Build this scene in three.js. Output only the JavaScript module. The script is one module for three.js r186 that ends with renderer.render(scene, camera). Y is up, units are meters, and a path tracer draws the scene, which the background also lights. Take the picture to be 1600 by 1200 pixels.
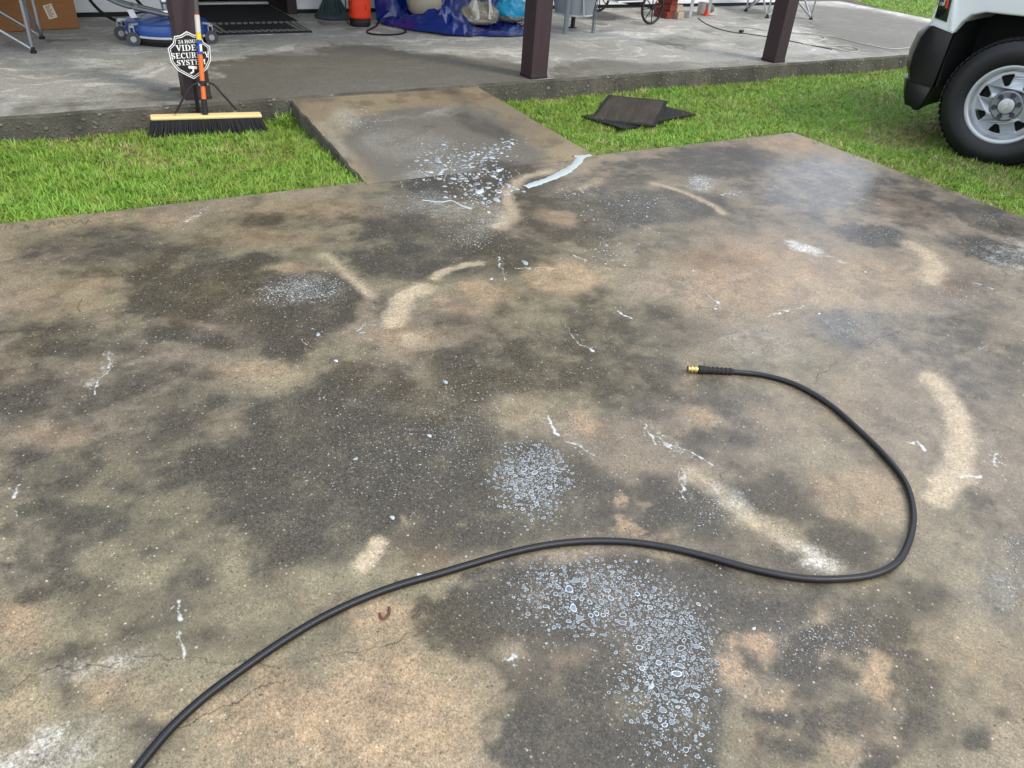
import * as THREE from 'three';
import { mergeGeometries, mergeVertices, toCreasedNormals } from 'three/addons/utils/BufferGeometryUtils.js';
import { RoundedBoxGeometry } from 'three/addons/geometries/RoundedBoxGeometry.js';

// ---------------------------------------------------------------- camera, sky, sun, exposure
// x runs along the far edge of the driveway slab, z towards the viewer, y = 0 is the driveway surface
const scene = new THREE.Scene();
const camera = new THREE.PerspectiveCamera(53.05, 4 / 3, 0.05, 900);
camera.position.set(0, 1.3, 0);
camera.up.set(0.22634, 0.83132, -0.50763);
camera.lookAt(0.44369, 1.3 - 0.55194, -0.70605);
const renderer = new THREE.WebGLRenderer({ antialias: true });
renderer.toneMapping = THREE.LinearToneMapping;
renderer.toneMappingExposure = 1.56;
renderer.shadowMap.enabled = true;

// seeded random numbers and tileable value noise
let seed = 7;
const rnd = () => { seed = (seed + 0x6D2B79F5) | 0; let t = Math.imul(seed ^ (seed >>> 15), 1 | seed); t = (t + Math.imul(t ^ (t >>> 7), 61 | t)) ^ t; return ((t ^ (t >>> 14)) >>> 0) / 4294967296; };
const rr = (a, b) => a + (b - a) * rnd();
const clamp = (v, a = 0, b = 1) => Math.min(b, Math.max(a, v));
const sstep = (a, b, v) => { const t = clamp((v - a) / (b - a)); return t * t * (3 - 2 * t); };
const mix = (a, b, t) => a + (b - a) * t;
const NS = 512;
function fractal(cells, octaves, gain = 0.5) {
  const out = new Float32Array(NS * NS); let amp = 1, tot = 0;
  for (let o = 0; o < octaves; o++, cells *= 2, amp *= gain) {
    const lat = new Float32Array(cells * cells); for (let i = 0; i < lat.length; i++) lat[i] = rnd();
    const st = NS / cells;
    for (let y = 0; y < NS; y++) {
      const fy = y / st, y0 = Math.floor(fy), ty = fy - y0, wy = ty * ty * (3 - 2 * ty), ra = (y0 % cells) * cells, rb = ((y0 + 1) % cells) * cells;
      for (let x = 0; x < NS; x++) {
        const fx = x / st, x0 = Math.floor(fx), tx = fx - x0, wx = tx * tx * (3 - 2 * tx), xa = x0 % cells, xb = (x0 + 1) % cells;
        out[y * NS + x] += amp * mix(mix(lat[ra + xa], lat[ra + xb], wx), mix(lat[rb + xa], lat[rb + xb], wx), wy);
      }
    }
    tot += amp;
  }
  let lo = 9, hi = -9; for (const v of out) { if (v < lo) lo = v; if (v > hi) hi = v; }
  for (let i = 0; i < out.length; i++) out[i] = (out[i] - lo) / (hi - lo);
  return out;
}
const N1 = fractal(4, 7), N2 = fractal(8, 6, 0.6), N3 = fractal(64, 3, 0.7), N4 = fractal(4, 6, 0.55);
function noise(n, x, z, size) {                 // bilinear look-up, the tile repeats every size metres
  let u = x / size, v = z / size; u = (u - Math.floor(u)) * NS; v = (v - Math.floor(v)) * NS;
  const x0 = u | 0, y0 = v | 0, tx = u - x0, ty = v - y0, x1 = (x0 + 1) & (NS - 1), y1 = (y0 + 1) & (NS - 1), xa = x0 & (NS - 1), ya = (y0 & (NS - 1)) * NS, yb = y1 * NS;
  return mix(mix(n[ya + xa], n[ya + x1], tx), mix(n[yb + xa], n[yb + x1], tx), ty);
}

// overcast sky: air and cloud only
{
  const w = 512, h = 256, d = new Float32Array(w * h * 4);
  for (let y = 0; y < h; y++) for (let x = 0; x < w; x++) {
    const el = ((y + 0.5) / h - 0.5) * Math.PI, az = (x / w) * Math.PI * 2, up = Math.max(0, Math.sin(el));
    const c = 0.6 * noise(N1, Math.cos(az) * Math.cos(el) / (0.25 + up), Math.sin(az) * Math.cos(el) / (0.25 + up), 5) + 0.4 * noise(N4, az, el, Math.PI * 2 / 3);
    const L = (0.86 + 0.34 * up) * (0.72 + 0.56 * c), i = (y * w + x) * 4;
    const b = sstep(0.35, 0.75, 1 - c);
    d[i] = L * mix(1.0, 0.84, b); d[i + 1] = L * mix(1.03, 0.95, b); d[i + 2] = L * mix(1.1, 1.13, b); d[i + 3] = 1;
  }
  const sky = new THREE.DataTexture(d, w, h, THREE.RGBAFormat, THREE.FloatType);
  sky.mapping = THREE.EquirectangularReflectionMapping; sky.magFilter = sky.minFilter = THREE.LinearFilter; sky.needsUpdate = true;
  scene.background = sky; scene.environment = sky; scene.backgroundIntensity = 1; scene.environmentIntensity = 1;
}
const sun = new THREE.DirectionalLight(0xfff1de, 1.4);
sun.position.set(9, 15, 7); sun.target.position.set(2, 0, -4); sun.castShadow = true; sun.shadow.radius = 26;
sun.shadow.mapSize.set(2048, 2048);
Object.assign(sun.shadow.camera, { left: -14, right: 14, top: 14, bottom: -14, near: 1, far: 50 });
scene.add(sun, sun.target);

// ---------------------------------------------------------------- helpers
const taken = new Map();
function numbered(name) { const n = taken.get(name) ?? 0; taken.set(name, n + 1); return n ? `${name}_${String(n).padStart(3, '0')}` : name; }
const shade = (o) => { o.castShadow = o.receiveShadow = true; return o; };
function thing(name, label, category, [x, y, z] = [0, 0, 0], turn = 0, group) {
  const o = new THREE.Group(); o.name = numbered(name); o.position.set(x, y, z); o.rotation.y = turn;
  o.userData = { label, category }; if (group) o.userData.group = group; scene.add(o); return o;
}
function part(parent, name, geos, mat, label) {
  const list = (Array.isArray(geos) ? geos : [geos]).map((g) => (g.index ? g.toNonIndexed() : g));
  list.forEach((g) => { if (list.length > 1) for (const k of Object.keys(g.attributes)) if (!['position', 'normal', 'uv'].includes(k)) g.deleteAttribute(k); });
  const m = shade(new THREE.Mesh(list.length > 1 ? mergeGeometries(list) : list[0], mat)); m.name = name; if (label) m.userData.label = label; parent.add(m); return m;
}
function structure(name, geo, mat) { const m = shade(new THREE.Mesh(geo, mat)); m.name = name; m.userData.kind = 'structure'; scene.add(m); return m; }
const col = (r, g, b) => new THREE.Color().setRGB(r / 255, g / 255, b / 255, THREE.SRGBColorSpace);
const mat = (c, roughness = 0.7, metalness = 0, extra = {}) => new THREE.MeshPhysicalMaterial({ color: Array.isArray(c) ? col(...c) : c, roughness, metalness, side: THREE.DoubleSide, ...extra });
const at = (g, x, y, z, ry = 0, rx = 0, rz = 0) => { if (rx) g.rotateX(rx); if (rz) g.rotateZ(rz); if (ry) g.rotateY(ry); return g.translate(x, y, z); };
const box = (w, h, d, x = 0, y = 0, z = 0, r = 0.006) => new RoundedBoxGeometry(w, h, d, 2, Math.min(r, w / 2.2, h / 2.2, d / 2.2)).translate(x, y, z);
const V = (a) => new THREE.Vector3(...a);
function tube(pts, r, seg = 0, rad = 8, closed = false) {
  const c = pts.length > 2 ? new THREE.CatmullRomCurve3(pts.map(V), closed, 'centripetal') : new THREE.LineCurve3(V(pts[0]), V(pts[1]));
  return new THREE.TubeGeometry(c, seg || (pts.length > 2 ? pts.length * 8 : 1), r, rad, closed);
}
function rod(a, b, r, r2 = r, rad = 10) {        // capped bar between two points
  const A = V(a), B = V(b), g = new THREE.CylinderGeometry(r2, r, A.distanceTo(B), rad);
  g.applyQuaternion(new THREE.Quaternion().setFromUnitVectors(new THREE.Vector3(0, 1, 0), B.clone().sub(A).normalize()));
  return g.translate((A.x + B.x) / 2, (A.y + B.y) / 2, (A.z + B.z) / 2);
}
const lathe = (pts, seg = 32) => new THREE.LatheGeometry(pts.map((p) => new THREE.Vector2(...p)), seg);
function shapeOf(pts, holes = []) { const s = new THREE.Shape(pts.map((p) => new THREE.Vector2(...p))); for (const h of holes) s.holes.push(new THREE.Path(h.map((p) => new THREE.Vector2(...p)))); return s; }
const extrude = (pts, depth, bevel = 0, holes = [], steps = 1, seg = 2) => new THREE.ExtrudeGeometry(shapeOf(pts, holes), { depth, steps, bevelEnabled: bevel > 0, bevelThickness: bevel, bevelSize: bevel, bevelSegments: seg, curveSegments: 12 });
function tex(w, h, fill, srgb = true) {
  const d = new Uint8Array(w * h * 4); fill(d, w, h);
  const t = new THREE.DataTexture(d, w, h, THREE.RGBAFormat); if (srgb) t.colorSpace = THREE.SRGBColorSpace;
  t.magFilter = THREE.LinearFilter; t.minFilter = THREE.LinearMipmapLinearFilter; t.generateMipmaps = true; t.wrapS = t.wrapT = THREE.RepeatWrapping; t.anisotropy = 8; t.needsUpdate = true; return t;
}
function print(w, h, draw) {
  const c = document.createElement('canvas'); c.width = w; c.height = h; draw(c.getContext('2d'), w, h);
  const t = new THREE.CanvasTexture(c); t.colorSpace = THREE.SRGBColorSpace; return t;
}
function heights(w, h, metresW, metresH, f) {    // a small grey relief texture
  return tex(w, h, (d) => { for (let y = 0; y < h; y++) for (let x = 0; x < w; x++) { const i = (y * w + x) * 4; d[i] = d[i + 1] = d[i + 2] = clamp(f(x / w * metresW, y / h * metresH)) * 255; d[i + 3] = 255; } }, false);
}

// ---------------------------------------------------------------- stains: shapes in metres on the ground, blended into coarse layers
// kinds: e = ellipse [x, z, a, b, angle], p = outline, s = stroke; then strength and softness (metres; strokes also half width)
function sdPoly(pts, x, z) {
  let d = 1e9, inside = false;
  for (let i = 0, j = pts.length - 1; i < pts.length; j = i++) {
    const [ax, az] = pts[i], [bx, bz] = pts[j], ex = bx - ax, ez = bz - az, wx = x - ax, wz = z - az, t = clamp((wx * ex + wz * ez) / (ex * ex + ez * ez));
    d = Math.min(d, Math.hypot(wx - ex * t, wz - ez * t));
    if ((az > z) !== (bz > z) && x < (ex * (z - az)) / ez + ax) inside = !inside;
  }
  return inside ? -d : d;
}
function sdLine(pts, x, z) {
  let d = 1e9;
  for (let i = 1; i < pts.length; i++) { const [ax, az] = pts[i - 1], ex = pts[i][0] - ax, ez = pts[i][1] - az, wx = x - ax, wz = z - az, t = clamp((wx * ex + wz * ez) / (ex * ex + ez * ez)); d = Math.min(d, Math.hypot(wx - ex * t, wz - ez * t)); }
  return d;
}
function layersOf(x0, x1, z0, z1, cell, count, shapes) {
  const w = Math.ceil((x1 - x0) / cell), h = Math.ceil((z1 - z0) / cell), L = new Float32Array(w * h * count);
  for (const [layer, kind, s, val, soft, half = 0] of shapes) {
    const pts = kind === 'e' ? [[s[0] - s[2], s[1] - s[2]], [s[0] + s[2], s[1] + s[2]]] : s, m = soft + half;
    const xs = pts.map((p) => p[0]), zs = pts.map((p) => p[1]);
    const i0 = Math.max(0, Math.floor((Math.min(...xs) - m - x0) / cell)), i1 = Math.min(w - 1, Math.ceil((Math.max(...xs) + m - x0) / cell));
    const j0 = Math.max(0, Math.floor((Math.min(...zs) - m - z0) / cell)), j1 = Math.min(h - 1, Math.ceil((Math.max(...zs) + m - z0) / cell));
    const ca = kind === 'e' ? Math.cos(s[4]) : 0, sa = kind === 'e' ? Math.sin(s[4]) : 0;
    for (let j = j0; j <= j1; j++) for (let i = i0; i <= i1; i++) {
      const x = x0 + i * cell, z = z0 + j * cell; let d;
      if (kind === 'e') { const dx = x - s[0], dz = z - s[1]; d = (Math.hypot((dx * ca + dz * sa) / s[2], (dz * ca - dx * sa) / s[3]) - 1) * Math.min(s[2], s[3]); } else d = kind === 'p' ? sdPoly(s, x, z) : sdLine(s, x, z) - half;
      const k = (j * w + i) * count + layer, v = val * sstep(soft, -soft, d);
      if (v < 0) L[k] *= 1 + v; else L[k] = 1 - (1 - L[k]) * (1 - v);
    }
  }
  const out = new Float32Array(count);
  return (x, z) => {
    const u = clamp((x - x0) / cell, 0, w - 1.01), v = clamp((z - z0) / cell, 0, h - 1.01), a = u | 0, b = v | 0, tx = u - a, ty = v - b, k = (b * w + a) * count, r = w * count;
    for (let c = 0; c < count; c++) out[c] = mix(mix(L[k + c], L[k + count + c], tx), mix(L[k + r + c], L[k + r + count + c], tx), ty);
    return out;
  };
}
// ---------------------------------------------------------------- the driveway slab
const DX0 = -1.1, DX1 = 4.235, DZ0 = -3.51, DZ1 = 0.35;
// layers: 0 dark growth, 1 scrubbed pale, 2 warm peach, 3 rusty brown, 4 wet film, 5 pale soap residue
const slabShapes = [
  // broad thin growth
  [0, 'e', [1.157,-1.776,0.546,0.369,-2.833], 0.34, 0.25], [0, 'e', [-0.088,-2.168,0.529,0.364,1.258], 0.3, 0.2], [0, 'e', [1.597,-1.265,0.41,0.277,-3.084], 0.28, 0.2], [0, 'e', [0.314,-2.717,0.512,0.307,-2.642], 0.28, 0.2], [0, 'e', [0.977,-0.555,0.448,0.259,-2.844], 0.26, 0.15], [0, 'e', [1.575,-2.824,0.948,0.441,-2.823], 0.32, 0.25], [0, 'e', [3.71,-2.307,1.052,0.502,-3.033], 0.32, 0.25], [0, 'e', [2.288,-1.028,0.658,0.271,2.674], 0.25, 0.2], [0, 'e', [-0.062,-1.454,0.335,0.222,-2.371], 0.2, 0.15],
  // left
  [0, 'e', [0.115,-3.274,0.145,0.077,-2.68], 0.5, 0.05], [0, 'e', [-0.003,-3.114,0.223,0.146,-2.524], 0.6, 0.08], [0, 'e', [0.266,-3.023,0.19,0.154,-2.144], 0.55, 0.08], [0, 'e', [-0.044,-2.928,0.052,0.038,-2.237], 0.4, 0.03],
  [0, 'p', [[0.315,-2.843],[0.582,-2.874],[0.67,-2.789],[0.62,-2.698],[0.817,-2.583],[0.834,-2.384],[0.735,-2.23],[0.556,-2.123],[0.497,-2.024],[0.456,-2.074],[0.277,-2.223],[0.146,-2.343],[0.118,-2.417],[0.116,-2.742],[0.11,-2.913]], 0.9, 0.035],
  [0, 'e', [1.323,-2.753,0.298,0.229,-2.892], 0.6, 0.09], [0, 'e', [0.788,-3.154,0.186,0.1,-2.758], 0.4, 0.05], [0, 'e', [1.195,-3.004,0.191,0.166,2.059], 0.5, 0.08],
  [0, 'p', [[-0.214,-2.594],[-0.069,-2.579],[0.063,-2.345],[0.025,-2.263],[-0.093,-2.299],[-0.188,-2.412],[-0.288,-2.408],[-0.285,-2.572]], 0.5, 0.06], [0, 'e', [-0.275,-2.165,0.125,0.065,1.429], 0.75, 0.05], [0, 'e', [-0.164,-2.125,0.119,0.076,-2.398], 0.6, 0.06],
  [0, 'e', [0.143,-2.102,0.205,0.14,-2.481], 0.5, 0.08], [0, 'e', [-0.024,-2.14,0.162,0.097,-2.533], 0.4, 0.08], [0, 'e', [-0.012,-1.838,0.194,0.091,-2.617], 0.55, 0.07], [0, 'e', [0.209,-1.895,0.191,0.091,-2.648], 0.45, 0.06], [0, 'e', [-0.243,-1.901,0.069,0.046,-2.223], 0.4, 0.05],
  [2, 'e', [0.311,-2.386,0.13,0.021,-2.589], 0.5, 0.02], [2, 'e', [0.426,-2.6,0.028,0.024,-2.152], 0.5, 0.02], [2, 'e', [0.452,-2.488,0.052,0.028,-2.682], 0.45, 0.02],
  [0, 'e', [0.274,-2.401,0.157,0.025,-2.589], -0.5, 0.025], [0, 'e', [0.367,-2.034,0.135,0.053,-2.694], -0.7, 0.04], [2, 'e', [0.367,-2.034,0.123,0.042,-2.703], 0.6, 0.04], [2, 'e', [0.184,-1.857,0.071,0.029,-2.665], 0.4, 0.04], [2, 'e', [-0.176,-1.938,0.099,0.057,-2.49], 0.6, 0.05], [0, 'e', [-0.176,-1.938,0.098,0.053,-2.538], -0.6, 0.05], [2, 'e', [-0.258,-2.31,0.052,0.032,-2.425], 0.6, 0.03],
  [2, 'e', [-0.077,-2.718,0.216,0.148,-2.393], 0.45, 0.1], [2, 'e', [0.033,-2.83,0.086,0.04,-2.675], 0.5, 0.03], [2, 'e', [-0.15,-3.135,0.245,0.123,1.505], 0.3, 0.1], [2, 'e', [0.689,-2.994,0.252,0.117,-2.752], 0.5, 0.07], [2, 'e', [1,-3.195,0.361,0.153,-2.789], 0.45, 0.08], [2, 'e', [0.072,-3.419,0.367,0.096,-2.768], 0.35, 0.05], [2, 'e', [0.655,-2.696,0.106,0.056,-2.725], 0.6, 0.03], [0, 'e', [0.669,-2.702,0.106,0.051,-2.736], -0.7, 0.03],
  // centre
  [0, 'e', [1.114,-2.576,0.275,0.154,-2.782], 0.75, 0.06], [0, 'e', [0.875,-2.221,0.139,0.088,1.951], 0.6, 0.05], [0, 'e', [1.529,-2.512,0.221,0.184,3.108], 0.55, 0.07], [0, 'e', [1.121,-2.067,0.158,0.136,-2.976], 0.35, 0.07], [0, 'e', [1.253,-1.734,0.235,0.171,-2.91], 0.45, 0.09],
  [0, 'p', [[0.586,-2.005],[0.707,-1.911],[0.687,-1.749],[0.597,-1.556],[0.69,-1.625],[0.893,-1.584],[0.887,-1.421],[0.765,-1.171],[0.658,-1.103],[0.56,-1.106],[0.387,-1.213],[0.272,-1.222],[0.193,-1.244],[0.161,-1.367],[0.116,-1.489],[0.054,-1.652],[0.026,-1.728],[0.172,-1.723],[0.372,-1.835]], 0.92, 0.05],
  [0, 'e', [0.849,-1.75,0.224,0.212,2.211], 0.6, 0.1], [0, 'e', [0.577,-1.728,0.157,0.081,1.898], 0.35, 0.06], [0, 'e', [0.9,-1.701,0.117,0.065,2.057], 0.65, 0.05], [0, 'e', [1.319,-1.541,0.124,0.084,-2.907], 0.4, 0.07], [0, 'p', [[0.907,-1.457],[1.02,-1.366],[1.028,-1.206],[1.082,-1.18],[1.207,-1.107],[1.141,-0.99],[1.061,-0.942],[0.906,-1.017],[0.817,-1.048],[0.688,-1.066],[0.569,-1.124]], 0.8, 0.05],
  [2, 'e', [1.013,-1.53,0.117,0.096,2.332], 0.35, 0.07], [0, 'e', [1.013,-1.53,0.098,0.083,2.391], -0.5, 0.07], [2, 'e', [1.63,-2.233,0.184,0.148,2.626], 0.75, 0.08], [0, 'e', [1.63,-2.233,0.182,0.144,2.563], -0.8, 0.07], [2, 'e', [1.27,-2.216,0.11,0.099,2.857], 0.55, 0.05], [2, 'e', [1.199,-2.312,0.044,0.037,-2.959], 0.7, 0.02], [2, 'e', [1.08,-2.239,0.035,0.025,-2.801], 0.7, 0.02], [2, 'e', [1.116,-2.146,0.095,0.033,-2.755], 0.6, 0.03], [0, 'e', [1.187,-2.195,0.164,0.129,-2.887], -0.5, 0.05],
  [1, 'e', [0.868,-2.033,0.029,0.027,1.995], 0.7, 0.03], [2, 'e', [0.856,-2.061,0.118,0.116,1.867], 0.45, 0.06], [0, 'e', [0.851,-2.05,0.109,0.108,-2.224], -0.6, 0.05], [2, 'e', [1.147,-1.462,0.052,0.024,2.204], 0.75, 0.025], [2, 'e', [1.129,-1.375,0.05,0.039,-1.655], 0.75, 0.03], [0, 'e', [1.132,-1.406,0.094,0.048,2.223], -0.7, 0.03],
  [2, 'e', [1.021,-1.086,0.034,0.016,2.258], 0.8, 0.012], [2, 'e', [1.069,-1.048,0.02,0.015,2.6], 0.6, 0.012], [2, 'p', [[0.976,-1.039],[1.02,-1.028],[0.997,-0.985],[1.002,-0.954],[0.967,-0.957],[0.947,-0.99]], 0.8, 0.015], [2, 'e', [1.029,-0.955,0.029,0.017,3.058], 0.8, 0.012], [2, 'e', [1.063,-0.951,0.014,0.011,2.813], 0.7, 0.012], [2, 'e', [0.982,-0.88,0.019,0.013,2.465], 0.7, 0.012],
  [0, 'e', [1.021,-1.086,0.034,0.016,2.258], -0.9, 0.012], [0, 'e', [1.069,-1.048,0.02,0.015,2.6], -0.7, 0.012], [0, 'p', [[0.976,-1.039],[1.02,-1.028],[0.997,-0.985],[1.002,-0.954],[0.967,-0.957],[0.947,-0.99]], -0.9, 0.015], [0, 'e', [1.029,-0.955,0.029,0.017,3.058], -0.9, 0.012], [0, 'e', [1.063,-0.951,0.014,0.011,2.813], -0.8, 0.012], [0, 'e', [0.982,-0.88,0.019,0.013,2.465], -0.8, 0.012],
  [3, 'e', [0.538,-1.18,0.095,0.091,1.659], 0.75, 0.06], [0, 'e', [0.538,-1.18,0.086,0.082,-2.401], -0.35, 0.06], [2, 'e', [0.514,-1.281,0.009,0.008,1.824], 0.9, 0.006], [0, 'e', [0.514,-1.281,0.009,0.008,1.824], -0.9, 0.006], [2, 'e', [0.65,-1.184,0.015,0.014,2.132], 0.7, 0.01], [0, 'e', [0.65,-1.184,0.015,0.014,2.132], -0.8, 0.01],
  // around the foot of the walk and the far right
  [0, 'e', [1.817,-3.333,0.399,0.299,-3.029], 0.85, 0.07], [0, 'e', [2.026,-2.755,0.333,0.26,2.924], 0.75, 0.08], [0, 'e', [3.274,-3.192,0.425,0.268,3.029], 0.8, 0.07], [0, 'e', [2.521,-2.733,0.318,0.209,-3.13], 0.8, 0.06], [0, 'e', [2.441,-3.049,0.231,0.171,2.89], 0.6, 0.08], [0, 'e', [3.622,-2.697,0.53,0.289,2.744], 0.4, 0.1], [0, 'e', [2.757,-3.243,0.24,0.161,3.096], 0.45, 0.06],
  [2, 'e', [1.926,-2.775,0.128,0.092,-2.109], 0.7, 0.04], [0, 'e', [1.926,-2.775,0.128,0.092,-2.109], -0.7, 0.04], [0, 'e', [3.771,-2.517,0.084,0.071,-2.361], 0.5, 0.02], [0, 'e', [3.241,-2.063,0.171,0.137,2.999], 0.85, 0.04], [3, 'e', [3.735,-2.279,0.291,0.181,2.438], 0.5, 0.06], [0, 'e', [4.021,-1.987,0.267,0.19,-1.26], 0.7, 0.05], [0, 'e', [3.618,-1.722,0.182,0.161,2.582], 0.8, 0.04], [0, 'e', [4.354,-2.621,0.265,0.147,2.166], 0.35, 0.05],
  [2, 'e', [2.402,-2.001,0.432,0.266,2.67], 0.55, 0.12], [3, 'e', [2.314,-2.137,0.181,0.109,-3.023], 0.35, 0.06], [3, 'e', [3.102,-1.525,0.112,0.059,3.008], 0.6, 0.04], [0, 'e', [1.701,-1.762,0.159,0.121,2.873], 0.5, 0.07], [0, 'e', [1.621,-1.961,0.165,0.13,2.752], 0.35, 0.07], [2, 'e', [2.805,-1.774,0.382,0.208,2.758], 0.35, 0.1], [2, 'e', [4.025,-3.308,0.303,0.167,3.096], 0.5, 0.05],
  [0, 'e', [2.393,-1.468,0.218,0.131,3.093], 0.5, 0.06], [0, 'e', [2.573,-1.067,0.253,0.13,2.908], 0.5, 0.07], [0, 'e', [2.685,-1.303,0.233,0.072,-3.113], 0.35, 0.05], [0, 'e', [1.575,-1.399,0.115,0.084,3.031], 0.5, 0.06], [0, 'e', [1.617,-1.285,0.105,0.075,2.892], 0.5, 0.05], [0, 'e', [1.433,-1.169,0.137,0.09,-2.977], 0.55, 0.05],
  [2, 'e', [1.526,-1.449,0.063,0.042,2.538], 0.6, 0.03], [2, 'e', [1.458,-1.275,0.061,0.045,2.978], 0.65, 0.03], [0, 'e', [1.458,-1.275,0.061,0.045,2.978], -0.7, 0.03], [2, 'e', [1.8,-1.173,0.216,0.143,3.002], 0.4, 0.1], [2, 'e', [1.643,-0.83,0.174,0.109,3.108], 0.6, 0.08], [2, 'e', [1.373,-1.029,0.033,0.02,-2.915], 0.5, 0.02],
  // inside the loop of the hose
  [0, 'e', [1.171,-0.976,0.103,0.077,2.74], 0.9, 0.04], [0, 'e', [1.365,-0.984,0.122,0.081,-3.016], 0.6, 0.05], [0, 'e', [1.451,-0.908,0.096,0.065,2.912], 0.65, 0.04], [0, 'e', [1.419,-0.714,0.078,0.071,-2.603], 0.75, 0.04], [0, 'e', [1.399,-0.828,0.084,0.045,-1.771], 0.5, 0.03], [0, 'e', [1.175,-0.863,0.177,0.068,-2.35], 0.6, 0.05], [0, 'e', [1.276,-0.733,0.094,0.036,-2.75], 0.45, 0.04],
  // lower right
  [0, 'p', [[0.44,-1.012],[0.524,-1.03],[0.682,-1.025],[0.894,-0.947],[1.045,-0.829],[1.184,-0.724],[1.174,-0.657],[1.001,-0.695],[0.908,-0.574],[0.735,-0.419],[0.418,-0.584],[0.463,-0.681],[0.511,-0.737],[0.512,-0.816],[0.455,-0.887],[0.42,-0.949]], 0.9, 0.025], [0, 'e', [0.631,-0.731,0.096,0.061,-2.742], -0.6, 0.05], [2, 'e', [0.631,-0.731,0.083,0.052,-2.74], 0.4, 0.05], [2, 'e', [0.561,-0.839,0.021,0.019,-2.841], 0.5, 0.015], [2, 'e', [0.603,-0.808,0.024,0.018,-2.788], 0.5, 0.015], [0, 'e', [0.571,-0.831,0.044,0.022,-2.69], -0.6, 0.02], [0, 'e', [0.582,-0.655,0.073,0.047,-2.739], 0.35, 0.05], [2, 'e', [0.643,-0.617,0.037,0.026,-2.811], 0.35, 0.03], [0, 'e', [0.661,-0.622,0.049,0.033,-2.79], -0.5, 0.04],
  [0, 'p', [[1.069,-0.835],[1.164,-0.745],[1.274,-0.617],[1.333,-0.509],[1.288,-0.467],[1.198,-0.468],[1.036,-0.509],[0.942,-0.573],[0.948,-0.656]], 0.75, 0.05], [0, 'e', [1.312,-0.578,0.113,0.042,-2.755], 0.5, 0.05], [0, 'e', [1.186,-0.533,0.134,0.057,-2.771], 0.85, 0.025], [0, 'e', [1.051,-0.531,0.064,0.035,-2.842], 0.85, 0.02],
  [2, 'p', [[0.991,-0.635],[1.052,-0.631],[1.092,-0.593],[1.053,-0.568],[1.005,-0.566],[0.984,-0.599]], 0.85, 0.02], [0, 'p', [[0.991,-0.635],[1.052,-0.631],[1.092,-0.593],[1.053,-0.568],[1.005,-0.566],[0.984,-0.599]], -0.95, 0.02], [2, 'e', [0.938,-0.588,0.04,0.029,2.71], 0.85, 0.02], [0, 'e', [0.938,-0.588,0.043,0.031,2.71], -0.95, 0.02], [2, 'e', [1.191,-0.598,0.06,0.013,-3.128], 0.7, 0.02], [0, 'e', [1.191,-0.598,0.063,0.014,-3.131], -0.85, 0.02],
  [2, 'p', [[1.18,-0.469],[1.24,-0.477],[1.264,-0.444],[1.184,-0.377],[1.147,-0.388],[1.151,-0.437]], 0.85, 0.02], [0, 'p', [[1.18,-0.469],[1.24,-0.477],[1.264,-0.444],[1.184,-0.377],[1.147,-0.388],[1.151,-0.437]], -0.95, 0.02], [2, 'e', [1.144,-0.496,0.042,0.021,-2.816], 0.75, 0.02], [0, 'e', [1.144,-0.496,0.045,0.021,-2.795], -0.8, 0.02], [2, 'e', [0.971,-0.506,0.058,0.033,-2.837], 0.7, 0.03], [0, 'e', [0.971,-0.506,0.061,0.033,-2.818], -0.8, 0.03],
  [2, 'e', [0.994,-0.389,0.125,0.05,-2.742], 0.65, 0.05], [2, 'e', [0.878,-0.431,0.043,0.026,-2.885], 0.6, 0.03], [0, 'e', [0.935,-0.474,0.046,0.025,-2.809], 0.95, 0.014], [0, 'e', [1.025,-0.401,0.061,0.028,-2.778], 0.97, 0.014], [0, 'e', [1.131,-0.474,0.034,0.02,-2.917], 0.95, 0.01], [0, 'e', [1.217,-0.365,0.103,0.038,2.655], 0.9, 0.022], [0, 'e', [1.254,-0.255,0.043,0.025,3.125], 0.92, 0.014], [0, 'e', [1.032,-0.319,0.051,0.033,2.939], 0.92, 0.014], [0, 'e', [0.911,-0.407,0.047,0.026,-2.833], 0.85, 0.014], [0, 'e', [1.337,-0.488,0.041,0.024,-3.022], 0.8, 0.014], [0, 'e', [1.304,-0.432,0.027,0.015,-2.927], 0.85, 0.012], [0, 'e', [1.111,-0.331,0.035,0.022,3.11], 0.6, 0.016], [0, 'e', [1.343,-0.272,0.034,0.018,-2.932], 0.5, 0.016], [0, 'e', [0.979,-0.585,0.024,0.018,3.024], 0.7, 0.012], [0, 'e', [1.231,-0.299,0.059,0.035,-3.092], 0.4, 0.04], [0, 'e', [1.326,-0.336,0.07,0.028,-2.786], 0.35, 0.03], [0, 'e', [1.049,-0.47,0.046,0.02,-2.755], 0.5, 0.02], [0, 'e', [1.101,-0.389,0.026,0.017,-3.127], 0.55, 0.02],
  [2, 'e', [1.403,-0.418,0.128,0.062,-2.863], 0.5, 0.06], [2, 'e', [1.377,-0.286,0.113,0.061,2.929], 0.4, 0.06], [0, 'e', [1.769,-0.514,0.23,0.081,2.686], 0.5, 0.06], [0, 'e', [1.97,-0.674,0.103,0.055,2.924], 0.35, 0.05], [0, 'e', [1.471,-0.53,0.081,0.042,-2.902], 0.3, 0.04],
  // lower left
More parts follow.
